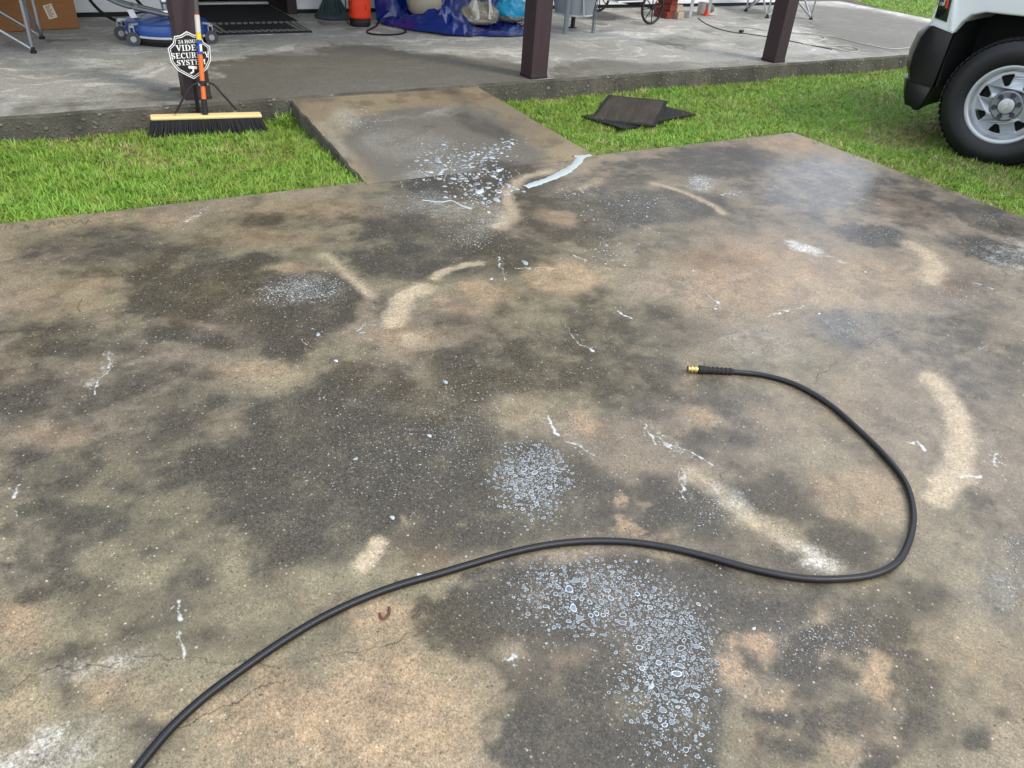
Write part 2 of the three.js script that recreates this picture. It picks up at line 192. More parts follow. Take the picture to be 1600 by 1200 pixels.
  [2, 'e', [0.38,-1.005,0.079,0.049,-2.629], 0.7, 0.04], [2, 'e', [0.289,-0.813,0.2,0.136,-2.584], 0.75, 0.07], [2, 'e', [0.08,-0.906,0.14,0.098,-2.421], 0.6, 0.07], [2, 'e', [-0.284,-1.306,0.067,0.042,-2.041], 0.7, 0.04], [2, 'e', [-0.137,-1.084,0.071,0.048,-2.208], 0.6, 0.05], [2, 'e', [-0.285,-1.122,0.067,0.042,-2.077], 0.5, 0.05], [2, 'e', [0.058,-1.175,0.081,0.061,-2.244], 0.15, 0.06], [2, 'e', [0.246,-1.138,0.08,0.041,-2.622], 0.35, 0.05],
  [0, 'e', [-0.278,-1.785,0.029,0.014,1.45], 0.65, 0.012], [0, 'e', [-0.239,-1.817,0.07,0.03,1.519], 0.5, 0.025], [0, 'e', [-0.244,-1.679,0.04,0.024,1.323], 0.65, 0.015], [0, 'e', [-0.28,-1.621,0.038,0.02,1.394], 0.65, 0.015], [0, 'e', [-0.264,-1.484,0.058,0.027,1.482], 0.65, 0.018], [0, 'e', [-0.244,-1.373,0.036,0.022,-2.382], 0.65, 0.015], [0, 'e', [-0.187,-1.378,0.034,0.022,1.293], 0.7, 0.015], [0, 'e', [-0.196,-1.493,0.033,0.012,1.575], 0.45, 0.012], [0, 'e', [-0.049,-1.432,0.035,0.013,-2.276], 0.5, 0.012], [0, 'e', [0.051,-1.278,0.046,0.026,-2.545], 0.35, 0.025], [0, 'e', [-0.186,-1.199,0.051,0.026,-2.53], 0.5, 0.02], [0, 'e', [-0.201,-1.116,0.05,0.023,1.541], 0.55, 0.02], [0, 'e', [-0.119,-1.194,0.049,0.018,-2.617], 0.35, 0.02], [0, 'e', [-0.313,-1.196,0.031,0.014,1.464], 0.5, 0.02], [0, 'e', [-0.038,-0.925,0.045,0.024,-2.541], 0.4, 0.03], [0, 'e', [-0.094,-0.968,0.034,0.017,-2.547], 0.45, 0.02], [0, 'e', [0.038,-1.14,0.038,0.015,-2.62], 0.4, 0.02],
  [0, 'e', [-0.108,-1.638,0.197,0.138,-2.147], 0.28, 0.08], [0, 'e', [0.015,-1.144,0.112,0.046,-2.617], 0.25, 0.05],
  // strokes where a jet has scrubbed the slab clean
  [1, 's', [[0.819,-2.769],[0.824,-2.678],[0.83,-2.549],[0.85,-2.454],[0.855,-2.375]], 0.7, 0.025, 0.018], [1, 's', [[0.854,-2.156],[0.914,-2.245],[0.977,-2.325],[1.056,-2.354]], 0.8, 0.02, 0.042], [1, 's', [[1.129,-2.422],[1.213,-2.462],[1.352,-2.482]], 0.75, 0.015, 0.02],
  [1, 's', [[2.664,-3.014],[2.737,-2.817],[2.736,-2.638],[2.709,-2.54]], 0.7, 0.02, 0.02], [1, 's', [[3.305,-1.935],[3.28,-1.816],[3.185,-1.703],[3.036,-1.629]], 0.75, 0.03, 0.045], [1, 's', [[2.345,-1.125],[2.295,-1.033],[2.223,-0.944],[2.115,-0.853],[1.977,-0.774],[1.809,-0.729]], 0.85, 0.022, 0.036],
  [1, 's', [[1.266,-1.099],[1.286,-0.96],[1.305,-0.826],[1.347,-0.681]], 0.65, 0.03, 0.022], [1, 's', [[0.438,-1.214],[0.376,-1.167]], 0.9, 0.01, 0.02], [1, 's', [[1.615,-2.778],[1.737,-2.877],[1.8,-3.027],[1.866,-3.169],[2.054,-3.314],[2.238,-3.359]], 0.75, 0.03, 0.03], [1, 's', [[2.241,-3.059],[2.428,-3.156]], 0.6, 0.03, 0.03],
  [0, 's', [[0.819,-2.769],[0.824,-2.678],[0.83,-2.549],[0.85,-2.454],[0.855,-2.375]], -0.8, 0.025, 0.018], [0, 's', [[0.854,-2.156],[0.914,-2.245],[0.977,-2.325],[1.056,-2.354]], -0.9, 0.02, 0.042], [0, 's', [[1.129,-2.422],[1.213,-2.462],[1.352,-2.482]], -0.9, 0.015, 0.02], [0, 's', [[2.664,-3.014],[2.737,-2.817],[2.736,-2.638],[2.709,-2.54]], -0.8, 0.02, 0.02], [0, 's', [[1.266,-1.099],[1.286,-0.96],[1.305,-0.826],[1.347,-0.681]], -0.8, 0.03, 0.02], [0, 's', [[0.438,-1.214],[0.376,-1.167]], -0.95, 0.01, 0.02], [0, 's', [[1.615,-2.778],[1.737,-2.877],[1.8,-3.027],[1.866,-3.169],[2.054,-3.314],[2.238,-3.359]], -0.8, 0.03, 0.03], [0, 's', [[2.345,-1.125],[2.295,-1.033],[2.223,-0.944],[2.115,-0.853],[1.977,-0.774],[1.809,-0.729]], -0.9, 0.022, 0.042],
  // wet film
  [4, 'e', [2.371,-1.339,1.163,0.564,2.67], 0.45, 0.4], [4, 'e', [3.205,-2.584,1.182,0.674,-3.116], 0.4, 0.4], [4, 'e', [1.707,-0.592,0.666,0.226,2.629], 0.35, 0.3], [4, 'e', [1.245,-2.015,0.563,0.443,2.294], 0.25, 0.3],
  [4, 'e', [3.622,-2.697,0.523,0.277,2.708], 0.8, 0.15], [4, 'e', [1.935,-1.527,0.186,0.127,2.997], 0.95, 0.1], [4, 'e', [2.401,-1.475,0.267,0.162,3.052], 0.8, 0.1], [4, 'e', [3.454,-1.582,0.496,0.147,2.659], 0.6, 0.12], [4, 'e', [1.543,-2.916,0.341,0.256,2.207], 0.8, 0.1], [4, 'e', [1.359,-3.327,0.276,0.257,3.025], 0.5, 0.1], [4, 'e', [-0.251,-1.003,0.1,0.054,-2.445], 0.55, 0.08], [4, 'e', [0.871,-1.224,0.151,0.129,2.429], 0.5, 0.08], [4, 'e', [1.791,-0.528,0.234,0.082,2.684], 0.6, 0.08], [4, 'e', [1.755,-1.157,0.313,0.202,2.808], 0.4, 0.15], [4, 'e', [2.037,-0.856,0.491,0.151,2.602], 0.35, 0.15], [4, 'e', [2.224,-2.751,0.41,0.302,3.024], 0.5, 0.1], [4, 'e', [0.856,-0.776,0.198,0.134,-2.851], 0.35, 0.08],
  // soap residue
  [5, 's', [[0.007,-2.319],[0,-2.258],[-0.019,-2.212],[-0.039,-2.183],[-0.057,-2.147]], 0.9, 0.012, 0.004], [5, 's', [[0.502,-3.424],[0.452,-3.332],[0.381,-3.282]], 0.6, 0.012, 0.004], [5, 's', [[1.242,-1.105],[1.211,-1.063]], 0.8, 0.006, 0.005], [5, 's', [[1.296,-1.318],[1.295,-1.252],[1.307,-1.182]], 0.6, 0.008, 0.003], [5, 's', [[1.058,-1.475],[1.045,-1.433]], 0.7, 0.006, 0.003], [5, 's', [[1.046,-1.342],[1.066,-1.314]], 0.6, 0.006, 0.003],  [5, 'e', [1.935,-1.527,0.114,0.077,3.079], 0.12, 0.07], [5, 'e', [-0.25,-0.998,0.066,0.031,-2.904], 0.6, 0.05], [5, 'e', [1.543,-2.916,0.247,0.177,2.174], 0.2, 0.06], [5, 'e', [2.782,-2.076,0.071,0.054,-1.947], 0.85, 0.025], [5, 's', [[2.793,-2.042],[2.822,-1.959],[2.827,-1.886]], 0.45, 0.02, 0.008], [5, 'e', [2.405,-1.484,0.155,0.094,2.975], 0.12, 0.05], [5, 'e', [2.912,-2.918,0.135,0.077,2.516], 0.3, 0.03], [5, 'e', [1.412,-3.148,0.208,0.147,-2.877], 0.14, 0.05], [5, 'e', [1.333,-0.717,0.055,0.037,-1.999], 0.45, 0.03], [5, 'e', [0.649,-2.514,0.137,0.12,-2.411], 0.15, 0.05], [5, 'e', [-0.142,-1.14,0.064,0.022,-3], 0.35, 0.03], [5, 'e', [3.687,-1.635,0.287,0.12,2.799], 0.3, 0.06], [5, 'e', [1.708,-0.477,0.127,0.062,2.834], 0.2, 0.05], [5, 'e', [1.303,-0.978,0.062,0.034,-1.591], 0.3, 0.02],
];
const slabAt = layersOf(DX0 - 0.05, DX1 + 0.05, DZ0 - 0.05, DZ1 + 0.05, 0.01, 6, slabShapes);
const cracks = [[[-0.334,-1.165],[-0.314,-1.168],[-0.252,-1.168],[-0.214,-1.167],[-0.179,-1.159],[-0.141,-1.13],[-0.08,-1.136],[-0.005,-1.088],[0.038,-1.063],[0.111,-1.029],[0.146,-0.99],[0.195,-0.98],[0.25,-0.966],[0.289,-0.956],[0.359,-0.941],[0.402,-0.947]], [[-0.156,-0.965],[-0.139,-0.962],[-0.105,-0.957],[-0.032,-0.945],[0.005,-0.949],[0.063,-0.953],[0.138,-0.963],[0.183,-0.975]], [[2.176,-1.349],[2.304,-1.368],[2.436,-1.384],[2.678,-1.4],[2.799,-1.381],[2.916,-1.359],[3.135,-1.377],[3.362,-1.357]], [[1.467,-1.153],[1.568,-1.207],[1.661,-1.236]], [[1.923,-1.271],[2.036,-1.305],[2.176,-1.349]], [[1.324,-1.038],[1.422,-1.08]], [[1.583,-1.423],[1.677,-1.484],[1.703,-1.529]], [[1.621,-1.291],[1.701,-1.331],[1.709,-1.383]], [[1.04,-0.964],[0.995,-0.957]]];
const scribble = [[[-0.25,-3.446],[-0.244,-3.486]], [[-0.23,-3.445],[-0.224,-3.485]], [[-0.184,-3.435],[-0.178,-3.468],[-0.171,-3.43],[-0.16,-3.469]], [[-0.099,-3.432],[-0.09,-3.457],[-0.079,-3.46],[-0.077,-3.423]], [[-0.047,-3.455],[-0.027,-3.405]], [[-0.015,-3.451],[-0.004,-3.411]], [[-0.004,-3.411],[0.019,-3.453],[0.025,-3.4]], [[0.032,-3.397],[0.046,-3.443],[0.06,-3.394]]]; // marks scratched in near the far edge
const streaks = [ // thin dried soap runs
  [[0.006,-2.311],[0.002,-2.249],[-0.019,-2.212],[-0.039,-2.183],[-0.057,-2.147],[-0.07,-2.096]], [[0.502,-3.424],[0.454,-3.346],[0.415,-3.3],[0.376,-3.284]], [[1.397,-1.901],[1.395,-1.854],[1.385,-1.788],[1.377,-1.723]], [[1.061,-1.48],[1.048,-1.438],[1.032,-1.386]], [[1.033,-1.354],[1.051,-1.333],[1.069,-1.306],[1.082,-1.269]], [[1.293,-1.326],[1.283,-1.271],[1.263,-1.209]], [[1.287,-1.282],[1.297,-1.232],[1.312,-1.193],[1.33,-1.147],[1.348,-1.096]], [[1.292,-1.253],[1.296,-1.169]], [[1.246,-1.109],[1.211,-1.063],[1.172,-1.006]], [[2.14,-1.669],[2.227,-1.681],[2.285,-1.662],[2.349,-1.68]], [[1.951,-1.829],[2,-1.792]], [[2.049,-1.907],[2.039,-1.843],[2.016,-1.796]], [[3.206,-1.547],[3.215,-1.467]], [[1.625,-1.927],[1.651,-1.864]], [[1.464,-2.504],[1.415,-2.425],[1.396,-2.339],[1.388,-2.294]], [[1.473,-2.383],[1.554,-2.351],[1.629,-2.315]], [[1.95,-0.766],[2.01,-0.737]], [[2.157,-0.781],[2.092,-0.747]], [[1.943,-0.926],[1.979,-0.916],[1.955,-0.881]], [[2.671,-1.171],[2.746,-1.177]], [[-0.007,-1.244],[0.002,-1.207],[0.005,-1.184]], [[0.005,-1.157],[0.002,-1.116],[0.002,-1.089]], [[0.728,-2.148],[0.766,-2.179],[0.808,-2.17]], [[0.54,-0.802],[0.571,-0.815],[0.577,-0.802]], [[-0.259,-1.771],[-0.274,-1.727]], [[2.892,-2.753],[2.966,-2.747],[3.001,-2.676]], [[1.757,-2.403],[1.779,-2.34]], [[1.951,-2.469],[1.958,-2.394]], [[0.555,-2.168],[0.559,-2.122]], [[-0.278,-1.671],[-0.266,-1.647]]];
function concreteMaterial(x0, x1, z0, z1, w, h, dense) {
  const c = new Uint8Array(w * h * 4), b = new Uint8Array(w * h * 4), rw = w >> 1, rh = h >> 1, rgh = new Uint8Array(rw * rh * 4);
  const mx = (x1 - x0) / w, mz = (z1 - z0) / h;
  for (let j = 0; j < h; j++) for (let i = 0; i < w; i++) {
    const x = x0 + (i + 0.5) * mx, z = z0 + (j + 0.5) * mz;
    const n1 = noise(N1, x, z, 1.7), n2 = noise(N2, x + 3.1, z, 0.83), n3 = noise(N3, x, z, 0.37), n4 = noise(N4, x, z + 1.3, 2.9), g = rnd();
    const n5 = noise(N2, z * 1.3 + 0.7, x, 0.31), n6 = noise(N3, z, x * 1.1, 0.19), n7 = noise(N4, x * 1.1 + 0.4, z, 0.47), n8 = noise(N2, x * 0.8 + z * 0.6, z * 0.8 - x * 0.6, 0.52);
    const F = slabAt(x + (n1 - 0.5) * 0.03 + (n5 - 0.5) * 0.012, z + (n2 - 0.5) * 0.03), F1 = F[1], F4 = F[4];
    const L = slabAt(x + (n1 - 0.5) * 0.05 + (n5 - 0.5) * 0.05, z + (n2 - 0.5) * 0.07 + (n5 - 0.5) * 0.02 + (n3 - 0.5) * 0.016);
    const ed = (v, k) => clamp(v + ((n2 - 0.5) * k * 4 + (n5 - 0.5) * k * 4 + (n8 - 0.5) * k * 2.2 + (n3 - 0.5) * 0.8) * v * (1 - v));
    let dk = ed(L[0], 0.55), pa = ed(F1, 0.2) * (0.8 + 0.35 * n3), wm = ed(L[2], 0.5), br = ed(L[3], 0.5), wt = F4, so = ed(L[5], 0.8);
    dk = clamp(dk + 0.30 * sstep(0.5, 0.78, n4 * 0.6 + n2 * 0.4) * (1 - wm) * (1 - pa));
    dk = mix(dk, sstep(0.14, 0.82, dk), 0.2) * (0.9 + 0.16 * n5); dk = 0.1 * (1 - pa) * (1 - 0.6 * wm) + 0.86 * dk; dk = clamp(dk + ((n6 - 0.5) * 1.5 + (g - 0.5) * 0.8 + (n3 - 0.5) * 0.9) * dk * (1 - dk) * 1.5);
    dk = clamp(dk + (0.15 * sstep(0.54, 0.7, n7) + 0.1 * sstep(0.58, 0.72, n8)) * (1 - pa) - (0.16 * sstep(0.46, 0.3, n7) + 0.14 * sstep(0.4, 0.28, n8)) * dk);
    let R = mix(132, 151, n1), G = mix(120, 138, n1), B = mix(102, 120, n1);
    const ol = sstep(0.4, 0.7, n4) * sstep(2.6, 0.6, x + z * 0.3); R -= 5 * ol; B -= 7 * ol;
    wm *= 0.85; R = mix(R, 172, wm); G = mix(G, 144, wm); B = mix(B, 114, wm);
    br *= 0.8; R = mix(R, 106, br); G = mix(G, 82, br); B = mix(B, 62, br);
    const cool = sstep(0.35, 0.65, noise(N4, x + 0.8, z, 3.3)) * 0.6 + 0.4 * sstep(1.2, 3.2, x - z * 0.4);
    dk *= 0.92; R = mix(R, mix(66, 64, cool), dk); G = mix(G, mix(59, 62, cool), dk); B = mix(B, mix(46, 59, cool), dk);
    pa = clamp(pa); R = mix(R, 186, pa * 0.85); G = mix(G, 170, pa * 0.85); B = mix(B, 145, pa * 0.85);
    so = clamp(so * (0.5 + n3)); R = mix(R, 205, so * 0.75); G = mix(G, 208, so * 0.75); B = mix(B, 208, so * 0.75);
    // sand grain and pores
    const gr = (n6 - 0.5) * 1.0 + (g - 0.5) * 0.6 + (n3 - 0.5) * 0.55; let k = 1 + gr * (0.56 + 0.25 * dk - 0.25 * pa) + (n5 - 0.5) * 0.14;
    if (g > 0.994) k *= 0.62;
    const o = (j * w + i) * 4; c[o] = clamp(R * k, 0, 255); c[o + 1] = clamp(G * k, 0, 255); c[o + 2] = clamp(B * k * (1 + gr * 0.04), 0, 255); c[o + 3] = 255;
    b[o] = b[o + 1] = b[o + 2] = clamp(110 + gr * 70 + (n5 - 0.5) * 60, 0, 255); b[o + 3] = 255;
    if (!(i & 1) && !(j & 1)) { const q = ((j >> 1) * rw + (i >> 1)) * 4; const wet = clamp(wt * 0.9 + dk * 0.30 - pa * 0.4); rgh[q] = 0; rgh[q + 1] = clamp((0.60 - 0.42 * wet + (n3 - 0.5) * 0.24 + (n5 - 0.5) * 0.14) * 255, 40, 255); rgh[q + 2] = 0; rgh[q + 3] = 255; }
  }
  const dot = (x, z, r, a, R, G, B, hgt) => {
    const ci = (x - x0) / mx, cj = (z - z0) / mz, ri = r / mx, rj = r / mz;
    for (let j = Math.max(0, Math.floor(cj - rj)); j <= Math.min(h - 1, cj + rj + 1); j++) for (let i = Math.max(0, Math.floor(ci - ri)); i <= Math.min(w - 1, ci + ri + 1); i++) {
      const d = Math.hypot((i + 0.5 - ci) / ri, (j + 0.5 - cj) / rj), t = a * sstep(1.25, 0.55, d); if (t <= 0) continue;
      const o = (j * w + i) * 4; c[o] = mix(c[o], R, t); c[o + 1] = mix(c[o + 1], G, t); c[o + 2] = mix(c[o + 2], B, t); b[o] = b[o + 1] = b[o + 2] = mix(b[o], hgt, t);
    }
  };
  const area = (x1 - x0) * (z1 - z0);
  for (let i = 0; i < area * 4200 * dense; i++) { // exposed pale sand and shell grains
    const x = rr(x0, x1), z = rr(z0, z1), L = slabAt(x, z); if (rnd() > 0.25 + 0.55 * L[0] + 0.5 * noise(N1, x, z, 1.1) - 0.2) continue;
    const s = rnd(); dot(x, z, 0.0009 + 0.002 * s * s * s * s, rr(0.25, 0.8), 176 + 44 * s, 170 + 44 * s, 156 + 42 * s, 200);
  }
  for (let i = 0; i < area * 900 * dense; i++) dot(rr(x0, x1), rr(z0, z1), rr(0.001, 0.0026), rr(0.3, 0.7), 52, 45, 38, 40);
  const run = (pts, f) => { for (let s = 1; s < pts.length; s++) { const [ax, az] = pts[s - 1], [bx, bz] = pts[s], len = Math.hypot(bx - ax, bz - az), n = Math.ceil(len / 0.0012); for (let i = 0; i < n; i++) f(mix(ax, bx, i / n), mix(az, bz, i / n), (s - 1 + i / n) / (pts.length - 1)); } };
  for (const p of cracks) run(p, (x, z) => { const j1 = noise(N2, x, z, 0.3) - 0.5, j2 = noise(N2, z, x, 0.3) - 0.5, k = noise(N1, x, z, 0.4); dot(x + j1 * 0.03, z + j2 * 0.03, 0.0008 + 0.0008 * k, 0.12 + 0.5 * k, 44, 38, 32, 0); });
  for (const p of scribble) run(p, (x, z) => dot(x, z, 0.0026, 0.16, 60, 52, 44, 40));
  for (const p of streaks) run(p, (x, z, t) => { const k = noise(N2, x, z, 0.16), m = noise(N1, z, x, 0.23), wd = 0.0016 + 0.0045 * sstep(0.4, 0.85, k) * (0.4 + m); if (k < 0.26) return; dot(x + (m - 0.5) * 0.03, z + (k - 0.5) * 0.03, wd, 0.27 + 0.1 * (rnd() - 0.5), 204, 212, 216, 190); if (rnd() < 0.1) dot(x + rr(-0.025, 0.025), z + rr(-0.025, 0.025), rr(0.001, 0.0035), 0.6, 205, 212, 218, 190); });
  const T = (d, W, H, srgb) => tex(W, H, (q) => q.set(d), srgb);
  const m = mat([255, 255, 255], 1); m.map = T(c, w, h, true); m.bumpMap = T(b, w, h, false); m.bumpScale = 0.0018; m.roughnessMap = T(rgh, rw, rh, false); m.specularIntensity = 0.9;
  return m;
}
// one slab mesh: top sheets (fine in front of the camera, plain beyond), worn edge and sides
{
  const pos = [], uv = [], geo = new THREE.BufferGeometry(); let start = 0;
  const quad = (a, b, c, d, u0 = 0, u1 = 1, v0 = 0, v1 = 1) => { pos.push(...a, ...b, ...c, ...a, ...c, ...d); uv.push(u0, v0, u1, v0, u1, v1, u0, v0, u1, v1, u0, v1); };
  const group = (k) => { geo.addGroup(start, pos.length / 3 - start, k); start = pos.length / 3; };
  const sheet = (x0, x1, z0, z1, nx, nz) => { for (let i = 0; i < nx; i++) for (let j = 0; j < nz; j++) { const xa = mix(x0, x1, i / nx), xb = mix(x0, x1, (i + 1) / nx), za = mix(z0, z1, j / nz), zb = mix(z0, z1, (j + 1) / nz); quad([xa, 0, zb], [xb, 0, zb], [xb, 0, za], [xa, 0, za], i / nx, (i + 1) / nx, (j + 1) / nz, j / nz); } };
  const xm = 1.62;
  sheet(DX0, xm, DZ0, DZ1, 1, 1); group(0);
  sheet(xm, DX1, DZ0, DZ1, 1, 1); group(1);
  sheet(-5.1, DX0, DZ0, DZ1, 1, 1); sheet(-5.1, DX1, DZ1, 4.21, 2, 1); group(2);
  // rounded arris then side, along the far and the right edge
  const edge = (ax, az, bx, bz, nx, nz) => { let py = 0, po = 0; const n = 40; for (const [o, y] of [[0.006, -0.002], [0.010, -0.008], [0.012, -0.09]]) { for (let i = 0; i < n; i++) { const A = (t, oo, yy) => [mix(ax, bx, t) + nx * oo, yy, mix(az, bz, t) + nz * oo]; quad(A(i / n, o, y), A((i + 1) / n, o, y), A((i + 1) / n, po, py), A(i / n, po, py), 0, 0.02, 0.1, 0.12); } py = y; po = o; } };
  edge(-5.1, DZ0, DX1, DZ0, 0, -1); edge(DX1, DZ0, DX1, 4.21, 1, 0); group(2);
  geo.setAttribute('position', new THREE.Float32BufferAttribute(pos, 3)); geo.setAttribute('uv', new THREE.Float32BufferAttribute(uv, 2)); geo.computeVertexNormals();
  structure('driveway', geo, [concreteMaterial(DX0, xm, DZ0, DZ1, 2048, 2048, 1), concreteMaterial(xm, DX1, DZ0, DZ1, 2048, 2048, 1), concreteMaterial(-5.1, DX0, DZ0, DZ1, 512, 512, 0.3)]);
}
// ---------------------------------------------------------------- porch slab, walk, ground
const PT = 0.115, HT = 0.027;                        // porch top; the house stands turned by this angle
const porchFront = (x) => -4.69 - 0.027 * x;
// layers: 0 damp, 1 pale scuffs, 2 brown dirt, 3 dark stain
const porchShapes = [
  [0, 'p', [[0.475,-4.274],[0.736,-5.028],[1.04,-5.595],[1.294,-5.875],[1.697,-5.937],[2.194,-6.094],[2.391,-6.062],[2.474,-5.755],[2.883,-5.494],[3.266,-5.284],[2.861,-4.522],[2.197,-4.512],[1.606,-4.502],[1.177,-4.398],[0.733,-4.323]], 1, 0.08], [0, 'p', [[3.42,-5.254],[3.877,-5.31],[4.195,-5.057],[4.629,-5.021],[4.133,-4.518],[3.518,-4.556],[2.905,-4.512]], 0.85, 0.1], [0, 'p', [[-0.206,-4.967],[0.162,-5.015],[0.612,-5.137],[0.675,-4.888],[0.532,-4.257],[-0.222,-4.156]], 0.55, 0.1], [0, 'p', [[4.629,-5.021],[5.402,-5.08],[7.459,-5.065],[6.772,-4.554],[4.184,-4.506]], 0.45, 0.08],
  [0, 'p', [[4.834,-5.969],[5.359,-6.149],[5.518,-5.87],[5.061,-5.523],[4.758,-5.686]], 0.6, 0.06], [0, 'p', [[5.97,-6.381],[6.442,-6.511],[6.307,-5.821],[5.671,-5.6]], 0.35, 0.08], [0, 'p', [[8.943,-7.845],[9.653,-7.387],[9.546,-6.17],[7.653,-4.847],[6.699,-5.132],[7.127,-6.059]], 0.95, 0.2], [0, 'p', [[7.376,-7.622],[8.863,-7.639],[7.497,-6.395],[6.726,-6.714]], 0.4, 0.15], [3, 'e', [2.297,-7.071,0.119,0.054,1.946], 0.7, 0.03], [3, 'e', [2.606,-7.274,0.129,0.062,1.993], 0.6, 0.02], [3, 'e', [2.777,-7.034,0.128,0.088,2.196], 0.45, 0.03], [3, 'e', [2.446,-6.79,0.089,0.055,-3.118], 0.5, 0.03], [3, 'e', [0.267,-6.565,0.098,0.064,-2.884], 0.5, 0.03], [3, 'e', [4.955,-6.834,0.111,0.067,2.636], 0.55, 0.03], [3, 'e', [4.773,-6.464,0.104,0.058,3.017], 0.4, 0.03], [3, 'e', [-0.055,-6.458,0.128,0.109,1.068], 0.25, 0.08], [3, 'p', [[-0.17,-6.694],[0.094,-6.563],[0.317,-6.393],[0.216,-6.11],[-0.037,-6.196],[-0.178,-6.302]], 0.25, 0.1],
  [1, 'e', [0.303,-6.087,0.465,0.263,-2.878], 0.6, 0.15], [1, 'e', [-0.008,-5.881,0.255,0.168,-2.777], 0.5, 0.1], [1, 'e', [1.699,-6.851,0.305,0.21,-3.085], 0.5, 0.1], [1, 'e', [3.111,-6.406,0.632,0.215,-3.014], 0.6, 0.12], [1, 'e', [4.625,-6.152,0.611,0.254,-3.085], 0.8, 0.12], [1, 'e', [6.087,-6.003,0.433,0.221,2.968], 0.5, 0.1], [1, 'e', [2.588,-6.285,0.213,0.075,-2.997], 0.5, 0.05], [1, 'e', [7.625,-6.212,0.492,0.198,3.078], 0.35, 0.08], [1, 'e', [0.829,-6.621,0.265,0.23,-2.916], 0.3, 0.1],
  [2, 's', [[1.001,-5.603],[1.454,-5.89],[2.194,-6.094],[2.474,-5.755],[2.983,-5.476]], 0.4, 0.08, 0.04], [2, 'e', [0.912,-5.86,0.265,0.204,1.72], 0.5, 0.1], [2, 'e', [5.67,-5.478,0.566,0.162,-3.015], 0.4, 0.08],
];
const porchAt = layersOf(-1.4, 10.1, -8.1, -4.6, 0.02, 4, porchShapes);
function porchMaterial(x0, x1, z0, z1, w, h) {
  const c = new Uint8Array(w * h * 4), b = new Uint8Array(w * h * 4), q = new Uint8Array(w * h * 4);
  for (let j = 0; j < h; j++) for (let i = 0; i < w; i++) {
    const x = mix(x0, x1, (i + 0.5) / w), z = mix(z0, z1, (j + 0.5) / h), n1 = noise(N1, x, z, 1.9), n2 = noise(N2, x, z + 1, 0.9), n3 = noise(N3, x, z, 0.6), n5 = noise(N2, x * 0.6, z * 1.9 + n1, 1.3), g = rnd();
    const L = porchAt(x + (n2 - 0.5) * 0.3, z + (n1 - 0.5) * 0.22), ed = (v) => clamp(v + (n2 + n5 - 1) * 3.2 * v * (1 - v));
    const damp = ed(L[0]), pale = clamp(ed(L[1]) * 0.5 + 0.75 * sstep(0.5, 0.82, n5)), dirt = ed(L[2]), dark = clamp(ed(L[3]) + 0.45 * sstep(0.62, 0.85, n2 * 0.55 + n1 * 0.45));
    let R = mix(146, 172, n1), G = mix(146, 172, n1), B = mix(142, 168, n1);
    R = mix(R, 222, pale * 0.8); G = mix(G, 222, pale * 0.8); B = mix(B, 216, pale * 0.8);
    R = mix(R, 128, dirt * 0.5); G = mix(G, 120, dirt * 0.5); B = mix(B, 104, dirt * 0.5);
    R = mix(R, 94, dark * 0.75); G = mix(G, 93, dark * 0.75); B = mix(B, 88, dark * 0.75);
    const dd = damp * (0.84 + 0.3 * (n5 - 0.5)); R = mix(R, 96, dd); G = mix(G, 94, dd); B = mix(B, 86, dd);
    const k = 1 + (g - 0.5) * 0.16 + (n3 - 0.5) * 0.3, o = (j * w + i) * 4;
    c[o] = clamp(R * k, 0, 255); c[o + 1] = clamp(G * k, 0, 255); c[o + 2] = clamp(B * k, 0, 255); c[o + 3] = 255;
    b[o] = b[o + 1] = b[o + 2] = clamp(120 + (n3 - 0.5) * 120 + (g - 0.5) * 60, 0, 255); b[o + 3] = 255;
    q[o + 1] = clamp((0.86 - 0.14 * damp + (n3 - 0.5) * 0.15) * 255, 0, 255); q[o + 3] = 255;
  }
  const m = mat([255, 255, 255], 1); m.map = tex(w, h, (d) => d.set(c)); m.bumpMap = tex(w, h, (d) => d.set(b), false); m.bumpScale = 0.0025; m.roughnessMap = tex(w, h, (d) => d.set(q), false); return m;
}
// weathered cast edge: dark, with pale stones showing
const edgeMat = (() => {
  const w = 1024, h = 64, c = new Uint8Array(w * h * 4), b = new Uint8Array(w * h * 4);
  for (let j = 0; j < h; j++) for (let i = 0; i < w; i++) { const o = (j * w + i) * 4, x = i / w * 4, y = j / h * 0.25, n = noise(N2, x, y, 1), g = noise(N3, x, y, 0.25), k = 0.75 + 0.5 * g; c[o] = mix(60, 100, n) * k; c[o + 1] = mix(59, 97, n) * k; c[o + 2] = mix(53, 87, n) * k; c[o + 3] = 255; b[o] = b[o + 1] = b[o + 2] = 90 + g * 90; b[o + 3] = 255; }
  for (let s = 0; s < 420; s++) { const ci = rnd() * w, cj = rnd() * h, r = rr(0.8, 3), a = rr(0.1, 0.6), t = rr(110, 180); for (let j = Math.max(0, cj - r | 0); j < Math.min(h, cj + r + 1); j++) for (let i = Math.max(0, ci - r | 0); i < Math.min(w, ci + r + 1); i++) if (Math.hypot(i - ci, (j - cj) * 1.2) < r) { const o = (j * w + i) * 4; c[o] = mix(c[o], t, a); c[o + 1] = mix(c[o + 1], t * 0.98, a); c[o + 2] = mix(c[o + 2], t * 0.9, a); b[o] = b[o + 1] = b[o + 2] = 230; } }
  const m = mat([255, 255, 255], 0.9); m.map = tex(w, h, (d) => d.set(c)); m.bumpMap = tex(w, h, (d) => d.set(b), false); m.bumpScale = 0.012; return m;
})();
